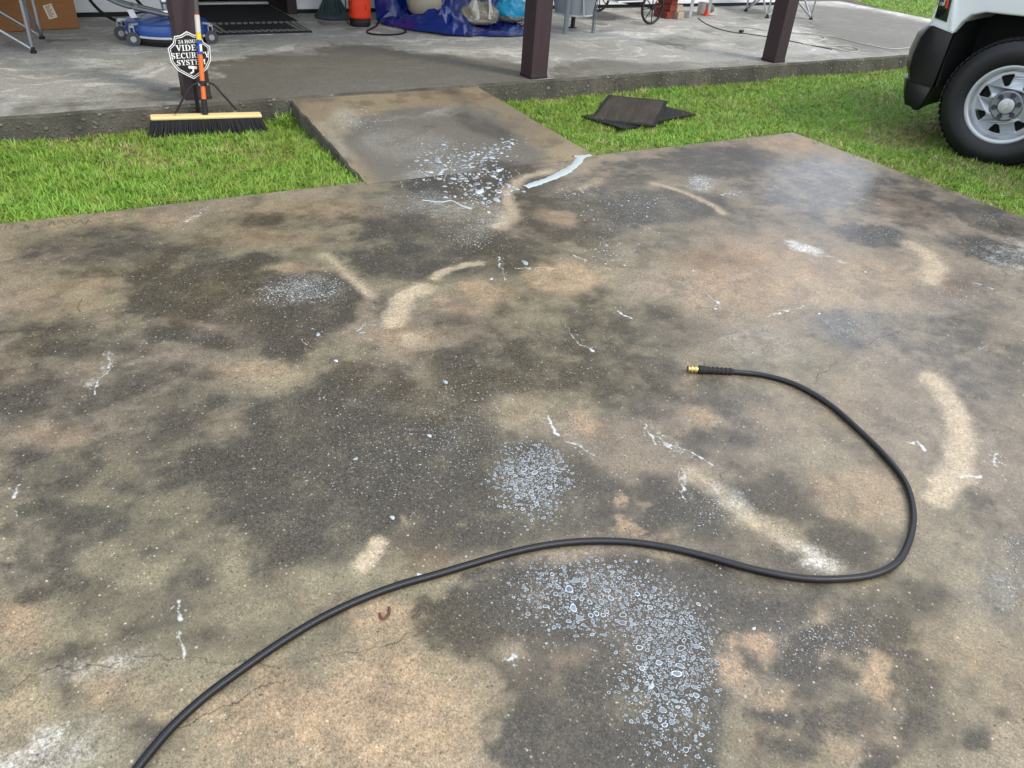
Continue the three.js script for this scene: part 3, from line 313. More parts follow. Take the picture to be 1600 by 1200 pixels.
{
  const pos = [], uv = [], geo = new THREE.BufferGeometry(); let start = 0;
  const quad = (a, b, c, d, t) => { pos.push(...a, ...b, ...c, ...a, ...c, ...d); for (const k of [0, 1, 2, 0, 2, 3]) uv.push(...t[k]); };
  const group = (k) => { geo.addGroup(start, pos.length / 3 - start, k); start = pos.length / 3; };
  const X0 = -1.3, X1 = 9.95, Z0 = -8.05, Z1 = -4.6, U = (x, z) => [(x - X0) / (X1 - X0), (z - Z0) / (Z1 - Z0)], wav = (x) => porchFront(x) + (noise(N2, x, 0.3, 1.5) - 0.5) * 0.03;
  const n = 160, xs = [...Array(n + 1)].map((_, i) => mix(X0, X1, i / n));
  for (let i = 0; i < n; i++) { const a = xs[i], b = xs[i + 1]; quad([a, PT, wav(a)], [b, PT, wav(b)], [b, PT, Z0], [a, PT, Z0], [U(a, wav(a)), U(b, wav(b)), U(b, Z0), U(a, Z0)]); }
  group(0);
  const rim = (x) => wav(x) + 0.016, low = (x) => wav(x) + 0.022 + (noise(N2, x, 0.9, 0.7) - 0.5) * 0.03;
  for (let i = 0; i < n; i++) { const a = xs[i], b = xs[i + 1], ua = a / 4, ub = b / 4, ya = PT - 0.014 + (noise(N3, a, 0, 2) - 0.5) * 0.012, yb = PT - 0.014 + (noise(N3, b, 0, 2) - 0.5) * 0.012; quad([a, ya, rim(a)], [b, yb, rim(b)], [b, PT, wav(b)], [a, PT, wav(a)], [[ua, 0.9], [ub, 0.9], [ub, 1], [ua, 1]]); quad([a, -0.1, low(a)], [b, -0.1, low(b)], [b, yb, rim(b)], [a, ya, rim(a)], [[ua, 0], [ub, 0], [ub, 0.9], [ua, 0.9]]); }
  quad([X1, -0.1, wav(X1)], [X1, -0.1, Z0], [X1, PT, Z0], [X1, PT, wav(X1)], [[0, 0], [0.8, 0], [0.8, 0.9], [0, 0.9]]);
  quad([X0 - 3, PT, -4.64], [X0, PT, wav(X0)], [X0, PT, Z0], [X0 - 3, PT, Z0], [[0, 0.9], [0.02, 0.9], [0.02, 0.95], [0, 0.95]]); quad([X0 - 3, -0.1, -4.6], [X0, -0.1, low(X0)], [X0, PT, wav(X0)], [X0 - 3, PT, -4.64], [[0, 0], [0.7, 0], [0.7, 0.9], [0, 0.9]]);
  group(1);
  geo.setAttribute('position', new THREE.Float32BufferAttribute(pos, 3)); geo.setAttribute('uv', new THREE.Float32BufferAttribute(uv, 2)); geo.computeVertexNormals();
  structure('porch_slab', geo, [porchMaterial(X0, X1, Z0, Z1, 2048, 640), edgeMat]);
}
// walk: a shallow ramp from the driveway up to the porch
const WX = (z) => mix(2.635, 2.525, (z + 3.51) / -1.24), walkY = (x, z) => (z > -3.47 || x < 1.265 || x > WX(z) ? 0 : 0.0016 + 0.1 * (z + 3.47) / -1.254);
{
  const shapes = [
    [0, 'p', [[1.545,-4.343],[1.833,-4.465],[2.294,-4.434],[2.346,-4.191],[2.323,-3.914],[2.356,-3.645],[2.284,-3.428],[1.993,-3.335],[1.7,-3.062],[1.362,-3.18],[1.31,-3.529],[1.338,-4.077]], 0.95, 0.06], [0, 'e', [2.084,-4.099,0.475,0.377,3.079], 0.3, 0.1], [3, 'p', [[2.106,-4.321],[2.24,-4.285],[2.305,-3.883],[2.205,-3.781],[2.118,-4.005]], 0.6, 0.05], [3, 's', [[1.566,-3.911],[1.925,-4.115]], 0.4, 0.03, 0.015], [3, 's', [[1.436,-3.352],[1.739,-3.557],[1.957,-3.542]], 0.45, 0.04, 0.02],
    [2, 'e', [2.465,-4.674,0.41,0.312,3.027], 0.5, 0.08], [2, 'e', [2.462,-3.919,0.285,0.215,2.545], 0.5, 0.08], [2, 'e', [2.16,-4.923,0.475,0.168,-2.919], 0.5, 0.06], [3, 'e', [2.318,-4.662,0.21,0.078,-1.591], 0.5, 0.06], [3, 'e', [1.942,-3.372,0.307,0.213,-2.997], 0.7, 0.07],
    [1, 's', [[1.306,-4.305],[1.295,-4.054],[1.3,-3.818]], 0.5, 0.05, 0.03], [1, 's', [[1.578,-4.274],[1.887,-4.302],[2.18,-4.297]], 0.5, 0.02, 0.008], [1, 'e', [1.467,-4.348,0.18,0.094,1.932], 0.5, 0.05], [1, 'e', [1.674,-3.905,0.251,0.222,2.984], 0.3, 0.08], [1, 'e', [1.645,-3.472,0.245,0.124,2.77], 0.5, 0.06], [1, 'e', [2.08,-4.354,0.119,0.037,2.429], 0.5, 0.03],
  ], f = layersOf(1.2, 2.75, -4.85, -3.45, 0.01, 4, shapes), w = 1024, h = 1024, c = new Uint8Array(w * h * 4), b = new Uint8Array(w * h * 4), q = new Uint8Array(w * h * 4), X0 = 1.2, X1 = 2.7, Z0 = -4.8, Z1 = -3.45;
  for (let j = 0; j < h; j++) for (let i = 0; i < w; i++) {
    const x = mix(X0, X1, (i + 0.5) / w), z = mix(Z0, Z1, (j + 0.5) / h), n1 = noise(N1, x, z, 1.7), n2 = noise(N2, x + 3.1, z, 0.83), n3 = noise(N3, x, z, 0.37), n6 = noise(N3, z, x * 1.1, 0.19), g = rnd();
    const L = f(x + (n1 - 0.5) * 0.08, z + (n2 - 0.5) * 0.12), ed = (v) => clamp(v + (n2 - 0.5) * 2.2 * v * (1 - v) + (n3 - 0.5) * v * (1 - v)), damp = ed(L[0]), pale = ed(L[1]) * (0.55 + 0.7 * n3), brn = ed(L[2]), dk = ed(L[3]);
    let R = mix(120, 145, n1), G = mix(110, 131, n1), B = mix(90, 108, n1); const du = 0.55 * sstep(0.45, 0.75, n2); R = mix(R, 92, du); G = mix(G, 86, du); B = mix(B, 70, du);
    R = mix(R, 112, brn * 0.6); G = mix(G, 97, brn * 0.6); B = mix(B, 76, brn * 0.6); R = mix(R, 104, damp * 0.85); G = mix(G, 102, damp * 0.85); B = mix(B, 97, damp * 0.85); R = mix(R, 62, dk * 0.75); G = mix(G, 56, dk * 0.75); B = mix(B, 52, dk * 0.75); R = mix(R, 196, pale * 0.6); G = mix(G, 198, pale * 0.6); B = mix(B, 194, pale * 0.6);
    const gr = (n6 - 0.5) + (g - 0.5) * 0.6 + (n3 - 0.5) * 0.5; let k = 1 + gr * 0.34; if (g > 0.985) k *= 1.45; const o = (j * w + i) * 4;
    c[o] = clamp(R * k, 0, 255); c[o + 1] = clamp(G * k, 0, 255); c[o + 2] = clamp(B * k, 0, 255); c[o + 3] = 255; b[o] = b[o + 1] = b[o + 2] = clamp(120 + gr * 70, 0, 255); b[o + 3] = 255; q[o + 1] = clamp((0.78 - 0.36 * damp + (n3 - 0.5) * 0.2) * 255, 0, 255); q[o + 3] = 255;
  }
  const m = mat([255, 255, 255], 1); m.map = tex(w, h, (d) => d.set(c)); m.bumpMap = tex(w, h, (d) => d.set(b), false); m.bumpScale = 0.0022; m.roughnessMap = tex(w, h, (d) => d.set(q), false);
  const pos = [], uv = [], geo = new THREE.BufferGeometry(), U = (p) => [(p[0] - X0) / (X1 - X0), (p[2] - Z0) / (Z1 - Z0)]; let start = 0;
  const quad = (a, b2, c2, d2, t) => { pos.push(...a, ...b2, ...c2, ...a, ...c2, ...d2); for (const k of [0, 1, 2, 0, 2, 3]) uv.push(...t[k]); };
  const n = 30, zf = (x) => porchFront(x) + 0.012, L = (t) => { const z = mix(-3.47, zf(1.265), t); return [1.265 + (noise(N2, z, 0, 0.8) - 0.5) * 0.02, 0.0012 + 0.1 * t, z]; }, Rr = (t) => { const z = mix(-3.47, zf(2.525), t); return [mix(2.635, 2.525, t) + (noise(N2, z, 0.5, 0.8) - 0.5) * 0.02, 0.0012 + 0.1 * t, z]; };
  for (let i = 0; i < n; i++) { const a = L(i / n), b2 = Rr(i / n), c2 = Rr((i + 1) / n), d2 = L((i + 1) / n); quad(a, b2, c2, d2, [U(a), U(b2), U(c2), U(d2)]); }
  geo.addGroup(0, pos.length / 3, 0); start = pos.length / 3;
  for (let i = 0; i < n; i++) for (const [F, s] of [[L, -1], [Rr, 1]]) { const a = F(i / n), d2 = F((i + 1) / n), lo = (p) => [p[0] + s * 0.012, -0.09, p[2]]; const e = (p) => [p[0] + s * 0.008, p[1] - 0.008, p[2]]; const t = [[a[2] / 4, 0.3], [d2[2] / 4, 0.3], [d2[2] / 4, 0.9], [a[2] / 4, 0.9]]; quad(lo(a), lo(d2), e(d2), e(a), t); quad(e(a), e(d2), d2, a, [[a[2] / 4, 0.9], [d2[2] / 4, 0.9], [d2[2] / 4, 0.99], [a[2] / 4, 0.99]]); }
  geo.addGroup(start, pos.length / 3 - start, 1);
  geo.setAttribute('position', new THREE.Float32BufferAttribute(pos, 3)); geo.setAttribute('uv', new THREE.Float32BufferAttribute(uv, 2)); geo.computeVertexNormals();
  structure('walkway', geo, [m, edgeMat]);
}
// soil under the turf
const GY = -0.035;
const bedShape = [[10.213,-8.952],[10.088,-8.712],[10.028,-7.866],[10.176,-6.991],[10.779,-7.541],[11.059,-8.309],[11.448,-9.176],[11.629,-9.727],[11.1,-9.729]];
const deadShapes = [[0, 'e', [4.92,-3.23,0.301,0.236,2.737], 0.85, 0.1], [0, 'e', [5.386,-3.318,0.345,0.12,2.642], 0.8, 0.1], [0, 'e', [4.827,-2.563,0.271,0.196,-1.397], 0.7, 0.1], [0, 'e', [0.238,-4.467,0.244,0.11,-2.797], 0.6, 0.08], [0, 'e', [0.44,-4.182,0.183,0.141,-2.599], 0.4, 0.1], [0, 'e', [0.858,-4.219,0.157,0.128,1.679], 0.4, 0.1], [0, 'e', [0.63,-3.912,0.119,0.076,-2.743], 0.35, 0.06], [0, 'e', [2.845,-3.604,0.242,0.098,-2.911], 0.45, 0.08], [0, 'e', [3.755,-4.616,0.259,0.092,-2.964], 0.45, 0.08], [0, 's', [[4.26, -3.4], [4.26, -1.5]], 0.4, 0.08, 0.04], [0, 'e', [3.08,-4.691,0.15,0.1,3.076], 0.4, 0.08], [0, 'e', [4.731,-2.262,0.217,0.101,3.052], 0.6, 0.08]];
const deadAt = layersOf(-1.5, 9, -5, 0, 0.04, 1, deadShapes);
{
  const m = mat([255, 255, 255], 0.95);
  m.map = tex(512, 512, (d) => { for (let i = 0; i < 512 * 512; i++) { const x = (i % 512) / 256, z = Math.floor(i / 512) / 256, n = noise(N1, x, z, 2), g = noise(N3, x, z, 0.5); const k = 0.6 + 0.7 * g; d[i * 4] = mix(78, 96, n) * k; d[i * 4 + 1] = mix(104, 92, n) * k; d[i * 4 + 2] = mix(34, 46, n) * k; d[i * 4 + 3] = 255; } });
  m.map.repeat.set(300, 300);
  const g = new THREE.PlaneGeometry(600, 600).rotateX(-Math.PI / 2).translate(0, GY, 0);
  structure('ground', g, m);
  const soil = mat([255, 255, 255], 0.95); soil.map = tex(256, 256, (d) => { for (let i = 0; i < 65536; i++) { const x = (i % 256) / 256, z = Math.floor(i / 256) / 256, n = noise(N2, x, z, 1), k = 0.6 + 0.8 * noise(N3, x, z, 0.5); d[i * 4] = mix(64, 104, n) * k; d[i * 4 + 1] = mix(58, 92, n) * k; d[i * 4 + 2] = mix(48, 76, n) * k; d[i * 4 + 3] = 255; } });
  soil.map.repeat.set(0.8, 0.8);
  structure('flower_bed_soil', new THREE.ExtrudeGeometry(shapeOf(bedShape.map(([x, z]) => [x, -z])), { depth: 0.03, bevelEnabled: false }).rotateX(-Math.PI / 2).translate(0, GY + 0.004, 0), soil);
}
// turf: instanced tufts of curved blades
function tuftGeo(blades, len, wid, spread, lean) {
  const pos = [], nor = [], idx = [];
  for (let b = 0; b < blades; b++) {
    const a = rr(0, 6.283), ro = spread * Math.sqrt(rnd()), ox = Math.cos(a * 3.7 + b) * ro, oz = Math.sin(a * 3.7 + b) * ro, L = len * rr(0.55, 1.15), ln = lean * rr(0.25, 1.3), w = wid * rr(0.7, 1.2), dx = Math.cos(a), dz = Math.sin(a), base = pos.length / 3;
    for (let s = 0; s <= 3; s++) { const t = s / 3, up = L * (t - 0.42 * ln * t * t), out = L * ln * t * t * 0.9, hw = w * 0.5 * (s === 3 ? 0.08 : 1 - 0.3 * t * t); for (const q of [-1, 1]) { pos.push(ox + dx * out - dz * hw * q, up, oz + dz * out + dx * hw * q); nor.push(-dx * 0.35, 0.9, -dz * 0.35); } if (s) { const i = base + (s - 1) * 2; idx.push(i, i + 1, i + 3, i, i + 3, i + 2); } }
  }
  const g = new THREE.BufferGeometry(); g.setAttribute('position', new THREE.Float32BufferAttribute(pos, 3)); g.setIndex(idx); g.computeVertexNormals(); return g;
}
const bladeMat = new THREE.MeshPhysicalMaterial({ color: 0xffffff, roughness: 0.55, side: THREE.DoubleSide, transmission: 0.25, thickness: 0 });
const tufts = [tuftGeo(12, 0.05, 0.0044, 0.024, 1.1), tuftGeo(12, 0.043, 0.0042, 0.026, 1.5), tuftGeo(10, 0.057, 0.0043, 0.022, 0.9)];
function turf(label, spots, scale = 1) {
  const by = [[], [], []]; spots.forEach((s) => by[(rnd() * 3) | 0].push(s));
  by.forEach((list, v) => {
    const m = new THREE.InstancedMesh(tufts[v], bladeMat, list.length), M = new THREE.Matrix4(), q = new THREE.Quaternion(), e = new THREE.Euler(), c = new THREE.Color();
    list.forEach(([x, z], i) => {
      const n = noise(N1, x, z, 1.6), n2 = noise(N2, x, z, 0.7), dead = clamp(deadAt(x, z)[0] * (0.5 + n2) + 0.1 * (n2 > 0.7)), s = scale * rr(0.75, 1.2) * (1 - 0.35 * dead) * (0.85 + 0.3 * n);
      e.set(rr(-0.25, 0.25), rr(0, 6.283), rr(-0.25, 0.25)); q.setFromEuler(e); M.compose(new THREE.Vector3(x, GY, z), q, new THREE.Vector3(s, s, s)); m.setMatrixAt(i, M);
      const k = rr(0.75, 1.3), straw = rnd() < 0.025 + dead * 0.75;
      if (straw) c.setRGB(0.44 * k, 0.39 * k, 0.17 * k); else c.setRGB(mix(0.18, 0.31, n2) * k, mix(0.36, 0.44, n) * k, mix(0.035, 0.065, n2) * k);
      m.setColorAt(i, c);
    });
    shade(m); m.name = numbered('grass'); m.userData = { kind: 'stuff', label: label[v], category: 'grass' }; scene.add(m);
  });
}
const kind3 = (s) => [`medium green blades of turf ${s}`, `low spreading blades of turf ${s}`, `tall upright blades of turf ${s}`];
const scatter = (x0, x1, z0, z1, per, ok) => { const o = []; for (let i = 0, n = (x1 - x0) * (z1 - z0) * per; i < n; i++) { const x = rr(x0, x1), z = rr(z0, z1); if (ok(x, z)) o.push([x, z]); } return o; };
const onLawn = (x, z) => z < porchFront(x) + 0.03 ? false : x > DX1 + 0.008 - 0.05 * sstep(0.45, 0.8, noise(N2, x, z, 0.6)) ? true : z < DZ0 - 0.008 + 0.035 * sstep(0.5, 0.85, noise(N2, x, z, 0.5)) && (x < 1.262 || x > WX(z) + 0.006);
turf(kind3('between the porch and the driveway, left of the walk'), scatter(-2.2, 1.27, -4.8, -3.5, 4200, (x, z) => onLawn(x, z) && x < 1.27));
turf(kind3('around the mats and the truck, right of the walk'), scatter(2.5, 7.6, -4.95, -0.9, 3400, (x, z) => onLawn(x, z) && x > 2.4 && x < 7.6));
turf(kind3('beyond the truck and beyond the end of the porch'), [...scatter(7.6, 9.95, -5, -2, 1100, (x, z) => z > porchFront(x) + 0.03), ...scatter(9.97, 16, -12, -3, 420, (x, z) => x > 10 + (z < -6.6 ? Math.max(0, -0.15 + 0.1 * (-6.6 - z)) * 2.2 : 0) && (z > -8.6 || x > 10.6) && sdPoly(bedShape, x, z) > 0.02), ...scatter(8.8, 12, -14, -8.2, 260, (x, z) => (z < -8.7 || x > 10.6) && sdPoly(bedShape, x, z) > 0.02)], 1.25);
turf(['green weed leaves sprouting where the walk meets the porch', 'low weed leaves sprouting where the walk meets the porch', 'tall weed leaves sprouting where the walk meets the porch'], [...Array(46)].map((_, i) => (i < 34 ? [1.225 + rr(-0.04, 0.03), -4.68 + rr(-0.01, 0.1)] : [2.56 + rr(-0.02, 0.03), -4.72 + rr(-0.01, 0.05)])), 1.7);
// ---------------------------------------------------------------- house and porch posts
const M = {
  white: mat([226, 230, 232], 0.55), trim: mat([232, 234, 235], 0.5), brown: mat([46, 33, 36], 0.6), door: mat([44, 31, 31], 0.5), alu: mat([196, 200, 204], 0.35, 0.8), steel: mat([176, 182, 188], 0.38, 0.85), chrome: mat([210, 214, 218], 0.22, 0.95), black: mat([18, 18, 20], 0.6), rubber: mat([22, 23, 25], 0.75), roof: mat([74, 70, 66], 0.9), concrete: mat([120, 116, 108], 0.9),
};
const woodBump = heights(256, 256, 1, 1, (x, y) => 0.5 + 0.5 * (noise(N3, x * 6, y * 0.35, 1) - 0.5) + 0.3 * (noise(N2, x * 3, y * 0.3, 1) - 0.5));
const postMat = (() => { // stained timber with worn, scratched paint
  const m = mat([255, 255, 255], 0.55); m.map = tex(256, 512, (d, w, h) => { for (let j = 0; j < h; j++) for (let i = 0; i < w; i++) { const o = (j * w + i) * 4, x = i / w, y = j / h, n = noise(N2, x * 2, y, 1), s = sstep(0.74, 0.84, noise(N3, x * 1.3, y * 0.6, 0.7)) * sstep(0.5, 0.75, noise(N1, x, y, 1.1)), k = 0.85 + 0.3 * noise(N3, x * 5, y * 0.4, 1); d[o] = mix(mix(54, 66, n), 24, s) * k; d[o + 1] = mix(mix(41, 49, n), 20, s) * k; d[o + 2] = mix(mix(46, 55, n), 22, s) * k; d[o + 3] = 255; } });
  m.bumpMap = woodBump; m.bumpScale = 0.002; return m;
})();
function postAt(x, z, label, turn) {
  const t = thing('porch_post', label, 'post', [x, PT, z], turn, 'brown porch posts');
  const g = new RoundedBoxGeometry(0.138, 2.34, 0.138, 2, 0.006).translate(0, 1.17, 0); part(t, 'shaft', g, postMat); 
  part(t, 'foot_trim', box(0.142, 0.02, 0.142, 0, 0.0105, 0, 0.003), M.brown);
}
postAt(0.762, -4.845, 'brown timber porch post standing behind the shield sign and the push broom', HT);
postAt(3.035, -4.865, 'brown timber porch post beside the head of the walk, with scratched front', 0.06);
postAt(5.455, -4.925, 'brown timber porch post nearest the pickup truck', 0.10);
{
  const t = thing('house', 'white sided house with a brown door behind the covered porch', 'house', [0, 0, -4.69], HT);
  const wz = -2.83, x0 = -4.3, x1 = 8.62;
  part(t, 'foundation', [box(1.2 - x0, 0.2, 0.2, (x0 + 1.2) / 2, 0.045, wz - 0.115, 0.004), box(x1 - 2.24, 0.2, 0.2, (2.24 + x1) / 2, 0.045, wz - 0.115, 0.004)], M.black);
  part(t, 'wall', [box(1.3 - x0 - 0.06, 2.6, 0.14, (x0 + 1.24) / 2, 1.45, wz - 0.09), box(x1 - 2.2, 2.6, 0.14, (x1 + 2.2) / 2, 1.45, wz - 0.09), box(0.9, 0.5, 0.14, 1.72, 2.5, wz - 0.09), box(0.14, 2.6, 6.5, x1 - 0.09, 1.45, wz - 3.4), box(0.14, 2.6, 6.5, x0 + 0.09, 1.45, wz - 3.4), box(x1 - x0, 2.6, 0.14, (x0 + x1) / 2, 1.45, wz - 6.7)], M.white);
  const prof = (w) => new THREE.BufferGeometry().copy(extrude([[0, 0], [0.022, 0], [0.024, 0.006], [0.008, 0.178], [0, 0.178]], w).rotateY(Math.PI / 2).rotateY(Math.PI));
  const mk = (w) => extrude([[0, 0], [0.022, 0.002], [0.024, 0.008], [0.008, 0.18], [0, 0.18]], w).rotateY(-Math.PI / 2).translate(w, 0, 0);
  const left = mk(1.2 - x0), right = mk(x1 - 2.24);
  for (let i = 0; i < 14; i++) for (const [g, x] of [[left, x0], [right, 2.24]]) { const b = shade(new THREE.Mesh(g, M.white)); b.name = 'siding_board'; b.position.set(x, 0.15 + i * 0.176, wz - 0.018); t.add(b); }
  const d = part(t, 'door', box(0.82, 2.03, 0.045, 1.72, PT + 1.05, wz - 0.66), M.door); part(d, 'handle', [new THREE.SphereGeometry(0.03, 16, 10).translate(1.4, PT + 1.0, wz - 0.58), rod([1.4, PT + 1, wz - 0.64], [1.4, PT + 1, wz - 0.59], 0.012)], M.alu);
  part(t, 'door_frame', [box(0.09, 2.14, 0.7, 1.25, PT + 1.07, wz - 0.32), box(0.09, 2.14, 0.7, 2.19, PT + 1.07, wz - 0.32), box(1.03, 0.09, 0.7, 1.72, PT + 2.185, wz - 0.32)], M.brown);
  part(t, 'threshold', box(0.85, 0.018, 0.07, 1.72, PT + 0.0095, wz - 0.58, 0.005), M.trim);
  part(t, 'porch_beam', box(x1 - x0 - 2.9, 0.22, 0.14, (x0 + 5.72) / 2, 2.57, -0.16), M.brown);
  part(t, 'porch_ceiling', box(5.8 - x0, 0.03, 3.3, (5.8 + x0) / 2, 2.71, -1.2), M.trim);
  part(t, 'roof', [at(new THREE.BoxGeometry(5.9 - x0, 0.06, 3.7), (5.9 + x0) / 2, 3.0, -1.2, 0, 0.16), at(new THREE.BoxGeometry(x1 - x0 + 0.8, 0.08, 4.4), (x0 + x1) / 2, 3.55, wz - 1.5, 0, 0.4), at(new THREE.BoxGeometry(x1 - x0 + 0.8, 0.08, 4.4), (x0 + x1) / 2, 3.55, wz - 5.4, 0, -0.4)], M.roof);
}
// ---------------------------------------------------------------- pressure hose
{
  const pts = [[1.725,-1.423],[1.804,-1.368],[1.862,-1.285],[1.878,-1.169],[1.855,-1.028],[1.818,-0.899],[1.771,-0.801],[1.688,-0.717],[1.587,-0.653],[1.492,-0.618],[1.412,-0.618],[1.325,-0.646],[1.246,-0.689],[1.17,-0.754],[1.092,-0.841],[1.027,-0.902],[0.955,-0.956],[0.873,-0.998],[0.786,-1.029],[0.694,-1.047],[0.6,-1.056],[0.508,-1.063],[0.421,-1.07],[0.335,-1.07],[0.248,-1.058],[0.164,-1.037],[0.083,-1.011],[0.007,-0.981],[-0.054,-0.948],[-0.101,-0.912],[-0.13,-0.884],[-0.175,-0.82],[-0.223,-0.732]].map(([x, z], i) => [x + rr(-0.001, 0.001) * (i > 1), 0.0088, z + rr(-0.001, 0.001) * (i > 1)]);
  const hm = mat([12, 16, 24], 0.32); hm.bumpMap = heights(64, 64, 1, 1, (x, y) => noise(N3, x, y, 1)); hm.bumpMap.repeat.set(400, 2); hm.bumpScale = 0.0003; hm.roughness = 0.3;
  const t = thing('pressure_hose', 'long black pressure washer hose looped across the wet driveway', 'hose');
  part(t, 'hose_tube', tube(pts, 0.0086, 420, 14), hm);
  const A = V(pts[0]), E0 = [[1.599,-1.489]][0], E = new THREE.Vector3(E0[0], 0.0135, E0[1]), dir = E.clone().sub(A), len = dir.length(), Q = new THREE.Quaternion().setFromUnitVectors(new THREE.Vector3(0, 1, 0), dir.clone().normalize());
  const lay = (g, s) => g.applyQuaternion(Q).translate(A.x + dir.x * s, A.y + dir.y * s, A.z + dir.z * s);
  const ribs = [[0.0088, -0.006], [0.0108, -0.004]]; for (let i = 0; i < 6; i++) { const y = i * len * 0.10; ribs.push([0.0105, y + 0.001], [0.0127, y + 0.004], [0.0127, y + len * 0.05], [0.0105, y + len * 0.06]); } ribs.push([0.0135, len * 0.63], [0.0142, len * 0.66], [0.0142, len * 0.76], [0.0128, len * 0.785], [0.007, len * 0.79]);
  part(t, 'strain_relief', lay(lathe(ribs, 20), 0), M.rubber);
  const brass = mat([214, 186, 118], 0.28, 0.9);
  const f = part(t, 'brass_fitting', [lay(lathe([[0.004, -0.004], [0.0105, -0.003], [0.0112, 0.002], [0.0108, 0.009], [0.0082, 0.0105], [0.0082, 0.014], [0.0112, 0.0155], [0.0115, 0.021], [0.0085, 0.0225], [0.008, 0.027], [0.0095, 0.0285], [0.0095, 0.031], [0.006, 0.0315], [0.006, 0.012]], 18), 0.8)], brass);
  part(f, 'seal_ring', lay(new THREE.TorusGeometry(0.0075, 0.0016, 8, 20).rotateX(Math.PI / 2).translate(0, 0.0312, 0), 0.8), M.black);
}
// ---------------------------------------------------------------- earthworm and small litter on the slab
{
  const w = [[0.387,-1.03],[0.38,-1.015],[0.369,-1.006],[0.362,-1.01],[0.363,-1.024]].map(([x, z]) => [x, 0.0032, z]);
  const m = shade(new THREE.Mesh(tube(w, 0.0026, 40, 8), mat([98, 52, 44], 0.4))); m.name = 'earthworm'; m.userData = { label: 'small reddish brown earthworm curled in a hook on the slab', category: 'worm' }; scene.add(m);
  const tw = [[[[1.212,-0.876],[1.239,-0.878],[1.275,-0.88]], 'pale dry grass stem lying by the hose loop']];
  const bits = [[[[-0.042,-2.713],[-0.059,-2.661],[-0.055,-2.62]], 'short brown curl of straw on the slab below the left lawn'], [[[0.554,-2.164],[0.558,-2.131],[0.557,-2.101]], 'short pale curl of straw on the dark stain left of centre']];
  for (const [p, label] of bits) { const s = shade(new THREE.Mesh(tube(p.map(([x, z]) => [x, 0.0022, z]), 0.0016, 20, 6), mat([122, 98, 62], 0.8))); s.name = numbered('straw_piece'); s.userData = { label, category: 'straw' }; scene.add(s); }
}
// ---------------------------------------------------------------- push broom
{
  const t = thing('push_broom', 'push broom with orange handle, wooden block and black bristles leaning on the post', 'broom');
  const c = [0.757, 0, -4.565], wood = mat([232, 208, 150], 0.6); wood.bumpMap = woodBump; wood.bumpScale = 0.0006;
  const bl = box(0.575, 0.019, 0.06, 0, 0, 0, 0.008); part(t, 'wood_block', at(bl, c[0], 0.079, c[2], -0.1, 0.06, -0.018), wood);
  // bristles: rows of flared tufts
  const list = []; for (let r = 0; r < 9; r++) for (let i = 0; i < 96; i++) { const u = (i + 0.5 * (r & 1)) / 95.5 - 0.5, x = u * 0.565, z = (r / 8 - 0.5) * 0.05, fl = 0.05 * u + rr(-0.004, 0.004); list.push(rod([x, 0.078, z], [x + fl, 0.002, z * 1.5 + rr(-0.006, 0.006) + 0.012], 0.0042, 0.0042, 4)); }
  const bm = new THREE.Mesh(mergeGeometries(list.map((g) => g.toNonIndexed())).rotateZ(-0.012).rotateY(-0.1).translate(c[0], -0.008, c[2]), mat([10, 12, 18], 0.55)); shade(bm); bm.name = 'bristles'; bm.userData.kind = 'stuff'; t.add(bm);
  const base = V([c[0] - 0.008, 0.092, c[2] - 0.004]), dir = V([0.107, 1, -0.225]).normalize(), P = (s) => base.clone().addScaledVector(dir, s).toArray();
  part(t, 'socket', rod(P(-0.004), P(0.075), 0.017, 0.0145, 16), M.black);
  const h = part(t, 'handle', rod(P(0.06), P(1.42), 0.0125, 0.0125, 16), mat([222, 112, 42], 0.4));
  part(h, 'white_label', rod(P(0.405), P(0.49), 0.0134, 0.0134, 16), (() => { const m = mat([255, 255, 255], 0.5); m.map = print(64, 256, (g, w, hh) => { g.fillStyle = '#c9c8c0'; g.fillRect(0, 0, w, hh); g.fillStyle = '#333'; for (let y = 10; y < hh; y += 14) g.fillRect(8 + (y % 3) * 6, y, 30, 4); }); return m; })());
  part(h, 'yellow_label', rod(P(0.372), P(0.403), 0.0137, 0.0137, 16), mat([236, 204, 40], 0.45));
  const bl2 = part(h, 'blue_label', rod(P(0.30), P(0.370), 0.0137, 0.0137, 16), mat([28, 66, 164], 0.45)); part(bl2, 'white_patch', box(0.012, 0.036, 0.002, 0, 0, 0, 0.0008).applyQuaternion(new THREE.Quaternion().setFromUnitVectors(V([0, 1, 0]), dir)).translate(...V(P(0.335)).add(V([0.004, 0, 0.0142])).toArray()), M.white);
  part(h, 'metal_sleeve', rod(P(0.495), P(0.8), 0.0133, 0.0133, 16), mat([84, 80, 78], 0.4, 0.6));
  const k = P(0.155); part(t, 'brace_clamp', rod(P(0.143), P(0.168), 0.0185, 0.0185, 16), M.black);
  for (const s of [-1, 1]) { part(t, 'brace', tube([[k[0] + s * 0.012, k[1], k[2] + 0.004], [k[0] + s * 0.05, k[1] - 0.004, k[2] + 0.004], [c[0] + s * 0.1, 0.185, c[2] - 0.01], [c[0] + s * 0.16, 0.104, c[2]]], 0.0056, 24, 8), M.black); part(t, 'wing_nut', [rod([k[0] + s * 0.022, k[1], k[2] + 0.004], [k[0] + s * 0.022, k[1], k[2] + 0.026], 0.006)], M.chrome); }
}
